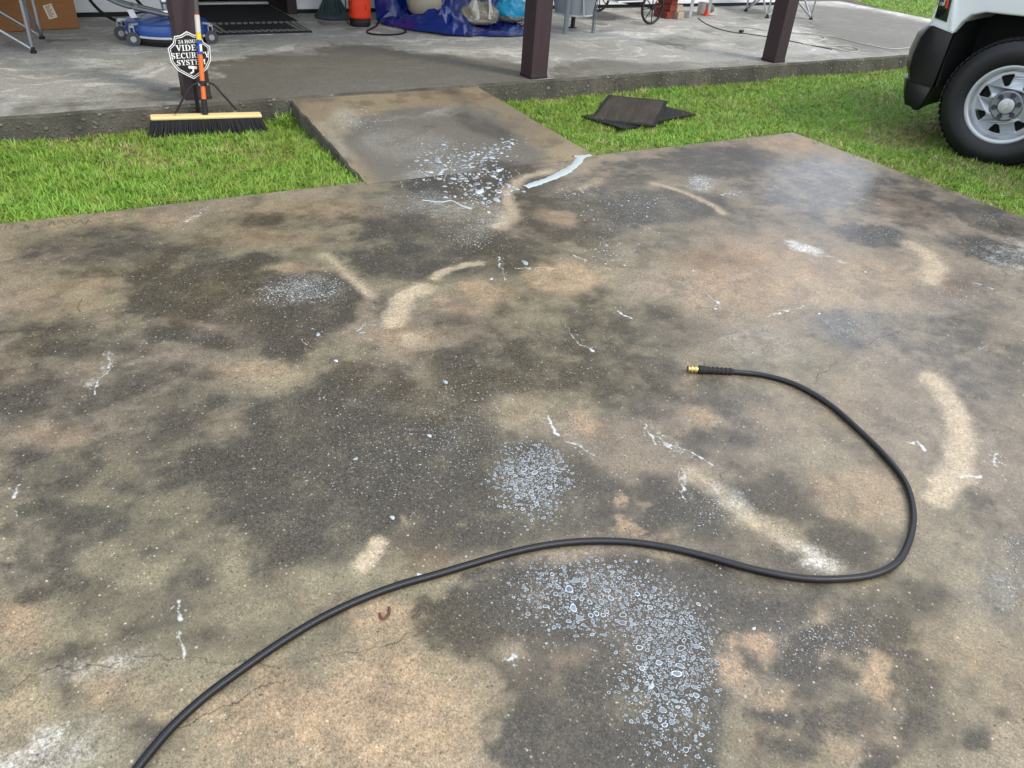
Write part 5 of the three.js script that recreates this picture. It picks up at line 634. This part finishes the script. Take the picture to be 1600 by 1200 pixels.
// ---------------------------------------------------------------- white pickup truck (x forward, y up, z to its right; its left side at z = 0)
{
  const t = thing('pickup_truck', 'white pickup truck with black front bumper parked on the grass', 'truck', [4.982, 0, -2.641], Math.PI / 2 + 0.14);
  const WD = 1.86, paint = mat([234, 241, 245], 0.28, 0, { clearcoat: 0.8, clearcoatRoughness: 0.08 }), plastic = mat([9, 13, 17], 0.34), dark = mat([10, 11, 13], 0.85), glass = mat([16, 22, 26], 0.06, 0, { clearcoat: 1 });
  const NX = 0.40, K = 0.45;                                        // the nose is rounded in plan: forward of NX the sides fall back
  const wrap = (g) => { const p = g.attributes.position; for (let i = 0; i < p.count; i++) { const x = p.getX(i), z = p.getZ(i); if (x <= NX) continue; const e = clamp(Math.min(z, WD - z) / 0.5), u = Math.pow(1 - e, 2.2); p.setX(i, NX + (x - NX) * (1 - K * u)); } g.computeVertexNormals(); return toCreasedNormals(g, 0.7); };
  const F = (xs) => (xs <= NX ? xs : NX + (xs - NX) / (1 - K));      // side-view distance to true distance
  const arch = (c) => [[c + 0.455, 0.665], [c + 0.43, 0.735], [c + 0.39, 0.785], [c + 0.31, 0.812], [c + 0.1, 0.822], [c - 0.12, 0.82], [c - 0.3, 0.80], [c - 0.385, 0.755], [c - 0.43, 0.66], [c - 0.455, 0.5], [c - 0.46, 0.36]];
  const side = [[F(0.585), 0.69], ...arch(0).map(([x, y], i) => (i < 3 ? [F(x), y] : [x, y])), ...arch(-3.25).map(([x, y], i) => (i === 0 ? [x, 0.36] : [x, y])), [-4.2, 0.45], [-4.24, 1.06], [-2.0, 1.08], [-0.75, 1.1], [0.2, 1.1], [F(0.5), 1.06], [F(0.585), 0.98]];
  const body = part(t, 'body', wrap(extrude(side, WD - 0.04, 0.014, [], 28, 3).translate(0, 0, 0.02)), paint);
  part(body, 'fender_crease', wrap(extrude([[F(0.455), 0.672], [F(0.475), 0.668], [F(0.545), 0.98], [F(0.525), 0.98]], WD + 0.004, 0.003, [], 28).translate(0, 0, -0.002)), paint);
  const hl = part(t, 'headlight', wrap(extrude([[F(0.51), 0.718], [F(0.588), 0.73], [F(0.60), 0.99], [F(0.545), 0.99]], WD * 0.26, 0.004, [], 10).translate(0, 0, 0.0)), glass);
  part(hl, 'amber_reflector', wrap(extrude([[F(0.53), 0.79], [F(0.545), 0.79], [F(0.56), 0.9], [F(0.548), 0.9]], 0.06, 0.002, [], 4).translate(0, 0, -0.006)), mat([196, 74, 40], 0.3)); part(hl, 'lamp_bezel', wrap(extrude([[F(0.555), 0.80], [F(0.585), 0.80], [F(0.59), 0.86], [F(0.56), 0.86]], 0.08, 0.003, [], 4).translate(0, 0, -0.005)), M.chrome); part(hl, 'lamp_lens', wrap(extrude([[F(0.56), 0.82], [F(0.586), 0.82], [F(0.592), 0.96], [F(0.568), 0.96]], 0.07, 0.003, [], 4).translate(0, 0, -0.008)), mat([40, 46, 120], 0.15, 0, { clearcoat: 1 }));
  const hr = part(t, 'headlight', wrap(extrude([[F(0.51), 0.718], [F(0.588), 0.73], [F(0.60), 0.99], [F(0.545), 0.99]], WD * 0.26, 0.004, [], 10).translate(0, 0, WD * 0.74 - 0.012)), glass);
  part(t, 'grille', wrap(extrude([[F(0.58), 0.74], [F(0.6), 0.74], [F(0.61), 0.99], [F(0.58), 0.99]], WD * 0.44, 0.004, [], 8).translate(0, 0, WD * 0.28)), dark);
  const bp = part(t, 'front_bumper', wrap(extrude([[F(0.452), 0.655], [F(0.575), 0.675], [F(0.60), 0.655], [F(0.628), 0.6], [F(0.638), 0.5], [F(0.632), 0.42], [F(0.605), 0.355], [F(0.465), 0.35], [F(0.458), 0.5]], WD - 0.036, 0.012, [], 28, 3).translate(0, 0, 0.018)), plastic);
  part(bp, 'bumper_groove', wrap(extrude([[F(0.46), 0.347], [F(0.6), 0.352], [F(0.6), 0.343], [F(0.46), 0.338]], WD - 0.02, 0.002, [], 28).translate(0, 0, 0.01)), dark);
  part(t, 'air_dam', wrap(extrude([[F(0.47), 0.335], [F(0.622), 0.338], [F(0.612), 0.27], [F(0.588), 0.205], [F(0.545), 0.2], [F(0.53), 0.185], [F(0.50), 0.19], [F(0.488), 0.25]], WD - 0.06, 0.006, [], 28).translate(0, 0, 0.03)), plastic);
  // wheel houses
  for (const c of [0, -3.25]) for (const s of [0, 1]) { const z0 = s ? WD - 0.36 : 0.03, ln = []; const A = arch(c).map(([x, y], i) => [x - (x - c) * 0.004, y - 0.004]); for (const [x, y] of A) ln.push([x, y]); const inner = [...A].reverse().map(([x, y]) => [c + (x - c) * 1.02, y + 0.012]); part(t, 'wheel_house', [extrude([[c + 0.44, 0.345], ...A, ...inner, [c + 0.455, 0.345]], 0.33).translate(0, 0, z0), box(0.95, 0.56, 0.02, c, 0.55, s ? WD - 0.37 : 0.37, 0.003)], dark); }
  part(t, 'underbody', [box(4.5, 0.3, WD - 0.8, -1.85, 0.52, WD / 2, 0.02), box(4.2, 0.1, 0.12, -1.8, 0.38, 0.5, 0.01), box(4.2, 0.1, 0.12, -1.8, 0.38, WD - 0.5, 0.01), rod([0, 0.33, 0.2], [0, 0.33, WD - 0.2], 0.05), rod([-3.25, 0.33, 0.2], [-3.25, 0.33, WD - 0.2], 0.05)], dark);
  // cab, glass, doors
  const cab = extrude([[-0.72, 1.08], [-1.2, 1.62], [-1.5, 1.68], [-2.5, 1.66], [-2.68, 1.08]], WD - 0.2, 0.03, [], 1, 3).translate(0, 0, 0.1); { const p = cab.attributes.position; for (let i = 0; i < p.count; i++) { const k = clamp((p.getY(i) - 1.08) / 0.6), z = p.getZ(i) - WD / 2; p.setZ(i, WD / 2 + z * (1.08 - 0.14 * k)); } cab.computeVertexNormals(); } part(t, 'cab', toCreasedNormals(cab, 0.6), paint);
  for (const s of [0, 1]) { const w = (a) => { const g = extrude(a, 0.01).translate(0, 0, -0.005), p = g.attributes.position; for (let i = 0; i < p.count; i++) { const k = clamp((p.getY(i) - 1.08) / 0.6), h = (WD / 2 - 0.07) * (1.08 - 0.14 * k) + 0.012; p.setZ(i, WD / 2 + (s ? 1 : -1) * h + p.getZ(i)); } g.computeVertexNormals(); return g; }; part(t, 'side_window', w([[-0.95, 1.14], [-1.28, 1.56], [-1.7, 1.6], [-1.72, 1.14]]), glass); part(t, 'side_window', w([[-1.8, 1.14], [-1.78, 1.6], [-2.42, 1.58], [-2.52, 1.14]]), glass); const m = part(t, 'wing_mirror', box(0.12, 0.22, 0.2, -0.98, 1.24, s ? WD + 0.1 : -0.1, 0.03), plastic); part(m, 'mirror_arm', rod([-0.95, 1.15, s ? WD - 0.02 : 0.02], [-0.98, 1.2, s ? WD + 0.08 : -0.08], 0.02), plastic); for (const x of [-1.62, -2.5]) part(t, 'door_handle', box(0.16, 0.03, 0.02, x, 0.98, s ? WD + 0.018 : -0.018, 0.008), plastic); }
  part(t, 'windscreen', at(box(0.01, 0.66, WD - 0.36, 0, 0, 0, 0.003), -0.93, 1.36, WD / 2, 0, 0, 0.73), glass); part(t, 'rear_bumper', box(0.14, 0.16, WD - 0.1, -4.32, 0.48, WD / 2, 0.03), M.chrome); for (const z of [0.06, WD - 0.06]) part(t, 'tail_light', box(0.05, 0.36, 0.1, -4.24, 0.82, z, 0.012), mat([150, 20, 20], 0.2));
  // wheels
  const R = 0.366, rimR = 0.222, tyreM = mat([13, 16, 20], 0.5), alloy = mat([182, 188, 194], 0.34, 0.5), wellM = mat([26, 26, 28], 0.8);
  const tyreProf = [[rimR - 0.012, 0.02], [rimR + 0.008, 0.002], [rimR + 0.03, -0.012], [rimR + 0.07, -0.018], [R - 0.045, -0.012], [R - 0.016, 0.004], [R - 0.004, 0.022], [R, 0.04], [R, 0.19], [R - 0.016, 0.226], [R - 0.06, 0.242], [rimR, 0.226]];
  const spin = (prof, seg) => lathe(prof, seg).rotateX(Math.PI / 2).scale(1, 1, 1); // axis along z
  const tg = spin(tyreProf, 96);
  const tread = []; for (let i = 0; i < 60; i++) for (const [z, k] of [[0.03, 0], [0.085, 0.5], [0.145, 0], [0.2, 0.5]]) tread.push(at(new THREE.BoxGeometry(0.006, 0.026, 0.04), 0, 0, 0).translate(R + 0.001, 0, z).rotateZ((i + k) / 60 * Math.PI * 2));
  const treadG = mergeGeometries(tread.map((g) => g.toNonIndexed()));
  // dished disc with seven tapered openings
  const hole = (a) => { const pts = []; for (const [r, w] of [[0.106, 0.008], [0.112, 0.018], [0.13, 0.027], [0.156, 0.038], [0.17, 0.037], [0.175, 0.024]]) pts.push([r, w]); const P2 = [...pts.map(([r, w]) => [r, -w]), ...pts.reverse().map(([r, w]) => [r, w])]; const C = new THREE.CatmullRomCurve3(P2.map(([x, y]) => new THREE.Vector3(x, y, 0)), true, 'centripetal').getPoints(40).slice(0, 40); return C.map(({ x, y }) => [x * Math.cos(a) - y * Math.sin(a), x * Math.sin(a) + y * Math.cos(a)]); };
  const circ = (r, n) => [...Array(n)].map((_, i) => [Math.cos(i / n * 6.28319) * r, Math.sin(i / n * 6.28319) * r]);
  const NH = 7, holes = [...Array(NH)].map((_, i) => hole(i / NH * 6.28319 + 0.32));
  const disc = extrude(circ(0.188, 64), 0.006, 0.007, holes, 1, 3).translate(0, 0, 0.045); { const p = disc.attributes.position; for (let i = 0; i < p.count; i++) { const r = Math.hypot(p.getX(i), p.getY(i)); p.setZ(i, p.getZ(i) - 0.05 * sstep(0.17, 0.085, r) + 0.012 * sstep(0.13, 0.19, r)); } disc.computeVertexNormals(); }
  const rim = spin([[0.178, 0.06], [0.19, 0.048], [0.197, 0.016], [0.206, 0.004], [rimR, 0.002], [rimR + 0.006, 0.008], [rimR + 0.004, 0.02], [0.2, 0.05], [0.19, 0.2], [0.2, 0.22]], 96);
  const bow = [[-0.026, -0.004], [-0.009, -0.004], [-0.006, -0.0105], [0.009, -0.0105], [0.007, -0.004], [0.03, -0.004], [0.026, 0.0045], [0.009, 0.0045], [0.006, 0.0105], [-0.009, 0.0105], [-0.007, 0.0045], [-0.03, 0.0045]];
  const wheel = (x, z, s) => {
    const F2 = (g) => { const q = g.clone(); if (s) q.rotateY(Math.PI); if (x === 0) q.rotateY(0.26); return q.translate(x, 0.333, z); };
    const w = part(t, 'wheel', F2(tg), tyreM); part(w, 'tread_blocks', F2(treadG), tyreM); part(w, 'rim', F2(rim), alloy); part(w, 'wheel_disc', F2(disc), alloy);
    if (!s) { part(w, 'hub_ring', F2(spin([[0, 0.03], [0.086, 0.03], [0.089, -0.002], [0.082, -0.008], [0.076, -0.006], [0.05, -0.004]], 48)), mat([128, 133, 138], 0.4, 0.6)); part(w, 'hub_cap', F2(spin([[0.046, 0.002], [0.046, -0.014], [0.04, -0.02], [0, -0.023]].reverse(), 40)), alloy); part(w, 'cap_emblem', F2(extrude(bow, 0.002, 0.0008).rotateZ(2.1).translate(0, 0, -0.0255)), mat([208, 204, 186], 0.3, 0.6)); for (let i = 0; i < 6; i++) { const a = i / 6 * 6.283 + 0.75; part(w, 'lug_nut', F2(rod([Math.cos(a) * 0.064, Math.sin(a) * 0.064, 0.0], [Math.cos(a) * 0.064, Math.sin(a) * 0.064, -0.022], 0.0155, 0.013, 16)), mat([54, 58, 64], 0.45, 0.3)); } }
    part(w, 'brake_drum', F2(spin([[0, 0.09], [0.16, 0.09], [0.165, 0.1], [0.165, 0.16], [0, 0.165]], 40)), wellM);
  };
  wheel(0, 0.02, 0); wheel(-3.25, 0.02, 0); wheel(0, WD - 0.02, 1); wheel(-3.25, WD - 0.02, 1);
}
// ---------------------------------------------------------------- soap foam: bubbles, flakes and blobs lying on the wet slab
const foamMat = mat([206, 218, 226], 0.35, 0, { clearcoat: 0.5 });
const ringGeo = new THREE.TorusGeometry(0.82, 0.16, 7, 18).rotateX(Math.PI / 2).scale(1, 0.9, 1), filmGeo = new THREE.SphereGeometry(0.8, 14, 6, 0, 6.2832, 0, 1.5708).scale(1, 0.16, 1), dotGeo = new THREE.SphereGeometry(1, 10, 6, 0, 6.2832, 0, 1.5708).scale(1, 0.42, 1);
{ const p = dotGeo.attributes.position; for (let i = 0; i < p.count; i++) { const a = Math.atan2(p.getZ(i), p.getX(i)), k = 1 + 0.2 * Math.sin(2 * a + 0.6) + 0.16 * Math.sin(3 * a + 2) + 0.1 * Math.sin(5 * a); p.setX(i, p.getX(i) * k); p.setZ(i, p.getZ(i) * k); } const q = ringGeo.attributes.position; for (let i = 0; i < q.count; i++) { const a = Math.atan2(q.getZ(i), q.getX(i)), k = 1 + 0.08 * Math.sin(2 * a + 1) + 0.07 * Math.sin(3 * a); q.setX(i, q.getX(i) * k); q.setZ(i, q.getZ(i) * k); q.setY(i, q.getY(i) * (1 + 0.5 * Math.sin(a + 0.5))); } dotGeo.computeVertexNormals(); ringGeo.computeVertexNormals(); }
const foamTint = () => { const c = new THREE.Color(), k = 0.38 + 0.62 * rnd() * rnd() ** 0.5; return c.setRGB(k, k, k); };
function foam(name, label, spots, dotMat = foamMat) {                 // spots: x, z, radius, ring?
  const rings = spots.filter((s) => s[3]), dots = spots.filter((s) => !s[3]), M4 = new THREE.Matrix4(), q = new THREE.Quaternion(), e = new THREE.Euler();
  const put = (geo, list, m, suffix, squash) => { if (!list.length) return; const im = new THREE.InstancedMesh(geo, m, list.length); list.forEach(([x, z, r, , a, st], i) => { e.set(0, a, 0); q.setFromEuler(e); M4.compose(new THREE.Vector3(x, walkY(x, z) + 0.0004, z), q, new THREE.Vector3(r * st, r * squash, r / st)); im.setMatrixAt(i, M4); im.setColorAt(i, foamTint()); }); shade(im); im.name = numbered(name); im.userData = { kind: 'stuff', label: label + suffix, category: 'foam' }; scene.add(im); };
  put(ringGeo, rings, foamMat, ', the ring shaped bubbles', 0.9); put(filmGeo, rings.filter(() => rnd() < 0.85), filmMat, ', the thin skins inside the bubbles', 1); put(dotGeo, dots, dotMat, ', the small dots', 1);
}
const filmMat = mat([132, 142, 150], 0.25, 0), dullFoam = mat([184, 192, 198], 0.4);
function cluster(els, count, rmin, rmax, pw, ringFrom, keep = 1) { // non-overlapping bubbles inside ellipses, largest at the middle
  const out = [], grid = new Map(), cell = rmax * 2.2, key = (i, j) => i * 4096 + j;
  for (let n = 0; n < count; n++) {
    const [cx, cz, a, b, th] = els[(rnd() * els.length) | 0], g = Math.sqrt(-2 * Math.log(1 - rnd() * 0.9985)) * 0.5, an = rr(0, 6.2832), u = Math.cos(an) * g * a, v = Math.sin(an) * g * b, x = cx + u * Math.cos(th) - v * Math.sin(th), z = cz + u * Math.sin(th) + v * Math.cos(th);
    const big = Math.exp(-g * g * 1.1), r = rmin + (rmax - rmin) * Math.pow(rnd(), pw) * (0.25 + 0.75 * big) * (0.6 + 0.8 * noise(N2, x, z, 0.5)); const i = Math.floor(x / cell), j = Math.floor(z / cell); let ok = x < 4.2 && (z > -3.5 || (x > 1.3 && x < 2.5));
    for (let p = -1; p <= 1 && ok; p++) for (let q = -1; q <= 1 && ok; q++) for (const o of grid.get(key(i + p, j + q)) ?? []) if (Math.hypot(o[0] - x, o[1] - z) < (o[2] + r) * 0.98) { ok = false; break; }
    if (!ok) continue; const s = [x, z, r, r > ringFrom && rnd() < keep, rr(0, 6.28), rr(0.82, 1.25)]; out.push(s); const k = key(i, j); if (!grid.has(k)) grid.set(k, []); grid.get(k).push(s);
  }
  return out;
}
foam('soap_foam', 'dense patch of soap bubbles above the middle of the hose', [...cluster([[0.874,-1.256,0.112,0.073,2.184]], 2200, 0.0018, 0.0105, 1.3, 0.003), ...cluster([[0.877,-1.235,0.189,0.147,2.282]], 520, 0.0008, 0.0026, 1.5, 0.01)], dullFoam);
foam('soap_foam', 'wide patch of soap bubbles below the hose at the bottom of the slab', [...cluster([[0.8,-0.853,0.146,0.094,-2.558], [0.859,-0.683,0.125,0.079,2.495], [0.835,-0.644,0.17,0.076,2.319]], 4200, 0.0016, 0.0100, 2.0, 0.0024), ...cluster([[0.806,-0.801,0.279,0.152,-2.75], [0.777,-0.593,0.188,0.132,2.479], [0.782,-0.912,0.216,0.092,-2.712]], 1700, 0.0007, 0.0024, 1.4, 0.01)], dullFoam);
foam('soap_foam', 'fine white foam dots on the dark stain left of centre', cluster([[0.646,-2.504,0.136,0.11,-2.563], [0.715,-2.498,0.106,0.099,1.195], [0.556,-2.509,0.112,0.088,-2.541]], 520, 0.0012, 0.004, 1.5, 0.1));
foam('soap_foam', 'large foam flakes and bubbles at the foot of the walk', [...cluster([[1.748,-3.575,0.313,0.199,2.11], [1.895,-3.494,0.273,0.182,2.192], [1.768,-3.185,0.202,0.153,2.289], [2.108,-3.709,0.244,0.068,2.588]], 620, 0.004, 0.027, 2.6, 0.013, 0.45), ...cluster([[1.713,-3.501,0.447,0.355,2.25], [1.785,-3.811,0.352,0.303,2.463], [1.537,-4.328,0.286,0.218,2.022]], 900, 0.0012, 0.005, 1.6, 0.1)]);
foam('soap_foam', 'fine bluish foam spray below the foot of the walk', cluster([[1.543,-2.916,0.278,0.177,2.128], [1.412,-3.148,0.199,0.175,2.277], [1.44,-2.686,0.165,0.133,-2.994]], 1000, 0.001, 0.0042, 1.7, 0.1), dullFoam);
foam('soap_foam', 'bright fine foam patch near the far right of the slab', [...cluster([[2.916,-2.928,0.112,0.058,2.462]], 260, 0.002, 0.007, 1.2, 0.1), ...cluster([[2.993,-2.737,0.085,0.052,-3.138], [2.942,-2.877,0.346,0.215,2.642]], 300, 0.001, 0.004, 1.5, 0.1)]);
foam('soap_foam', 'fine foam dots along the right side of the slab', cluster([[1.771,-0.491,0.198,0.046,2.636], [3.284,-2.071,0.202,0.114,3.017], [3.624,-1.735,0.25,0.126,3.055], [4.091,-1.98,0.269,0.13,3.12], [2.405,-1.484,0.169,0.102,2.99], [3.04,-1.489,0.236,0.123,2.917]], 1500, 0.001, 0.0034, 1.9, 0.1), dullFoam);
foam('soap_foam', 'sparse foam specks right of the walk foot', cluster([[2.151,-2.651,0.355,0.267,2.766], [2.398,-2.777,0.264,0.192,2.825], [1.916,-2.327,0.208,0.152,2.563], [2.195,-3.036,0.2,0.15,2.588]], 700, 0.001, 0.006, 2.6, 0.1));
foam('soap_foam', 'scattered specks of foam over the middle of the slab', cluster([[0.728,-1.495,0.208,0.198,-2.778], [0.91,-1.577,0.225,0.19,-2.881], [0.557,-1.485,0.291,0.262,1.689], [1.17,-0.544,0.157,0.07,-2.78], [1.262,-0.958,0.14,0.091,-2.95], [0.761,-1.79,0.486,0.459,1.881]], 2600, 0.0008, 0.0026, 2.2, 0.1), dullFoam);
foam('soap_foam', 'single round white foam blobs dotted about the slab', [...[[0.605,-2.001],[0.494,-1.523],[0.496,-1.278],[0.48,-1.084],[0.709,-1.532]].map(([x, z]) => [x, z, rr(0.006, 0.0072), 0, rr(0, 6), 1.05]), ...[[0.864,-1.755],[0.605,-2.178],[0.74,-2.134]].map(([x, z]) => [x, z, rr(0.008, 0.0105), 0, rr(0, 6), 1.15]), ...[[1.528,-2.406],[1.333,-2.328],[2.837,-1.794],[2.343,-1.605],[2.767,-2.111],[1.053,-0.636],[0.768,-0.626],[0.968,-0.893],[2.138,-2.086]].map(([x, z], i) => [x, z, i === 0 ? 0.016 : rr(0.004, 0.008), 0, rr(0, 6), 1.2])]);
{ // ribbon of foam from the corner of the walk, and a thin run of flakes
  const ribbon = (pts, w, h) => { const c = new THREE.CatmullRomCurve3(pts.map(([x, z]) => new THREE.Vector3(x, 0, z))), n = 60, pos = [], idx = []; for (let i = 0; i <= n; i++) { const p = c.getPoint(i / n), tn = c.getTangent(i / n), nx = -tn.z, nz = tn.x, k = w(i / n) * (0.55 + 0.9 * noise(N2, i / n * 2.3, 0.3, 1)); const prof = [[-1, 0], [-0.7, 0.8], [0, 1], [0.7, 0.8], [1, 0]]; for (const [s, y] of prof) pos.push(p.x + nx * k * s, walkY(p.x, p.z) + 0.0006 + h * y * (0.6 + 0.6 * noise(N3, i / n, s * 0.3, 0.5)), p.z + nz * k * s); if (i) for (let s = 0; s < 4; s++) { const a = (i - 1) * 5 + s, b = a + 5; idx.push(a, a + 1, b + 1, a, b + 1, b); } } const g = new THREE.BufferGeometry(); g.setAttribute('position', new THREE.Float32BufferAttribute(pos, 3)); g.setIndex(idx); g.computeVertexNormals(); return g; };
  const fm = mat([176, 188, 190], 0.6); fm.bumpMap = heights(128, 128, 1, 1, (x, y) => noise(N3, x, y, 0.5)); fm.bumpScale = 0.004;
  const put = (g, label) => { const m = shade(new THREE.Mesh(g, fm)); m.name = numbered('foam_ribbon'); m.userData = { label, category: 'foam' }; scene.add(m); };
  put(mergeGeometries([ribbon([[1.981,-3.178],[2.067,-3.208],[2.167,-3.245],[2.294,-3.308],[2.427,-3.397],[2.539,-3.501]], (t) => 0.026 * (1 - 0.35 * Math.abs(t - 0.6)), 0.006), ribbon([[2.496,-3.514],[2.539,-3.501],[2.602,-3.505]], (t) => 0.016, 0.005)]), 'broad pale ribbon of foam curving from the right corner of the walk');
  put(ribbon([[1.428,-3.186],[1.502,-3.133],[1.552,-3.133],[1.571,-3.056],[1.597,-3.004]], (t) => 0.004 + 0.006 * sstep(0.6, 1, t), 0.003), 'thin wavy run of foam below the foot of the walk');
}
renderer.render(scene, camera);
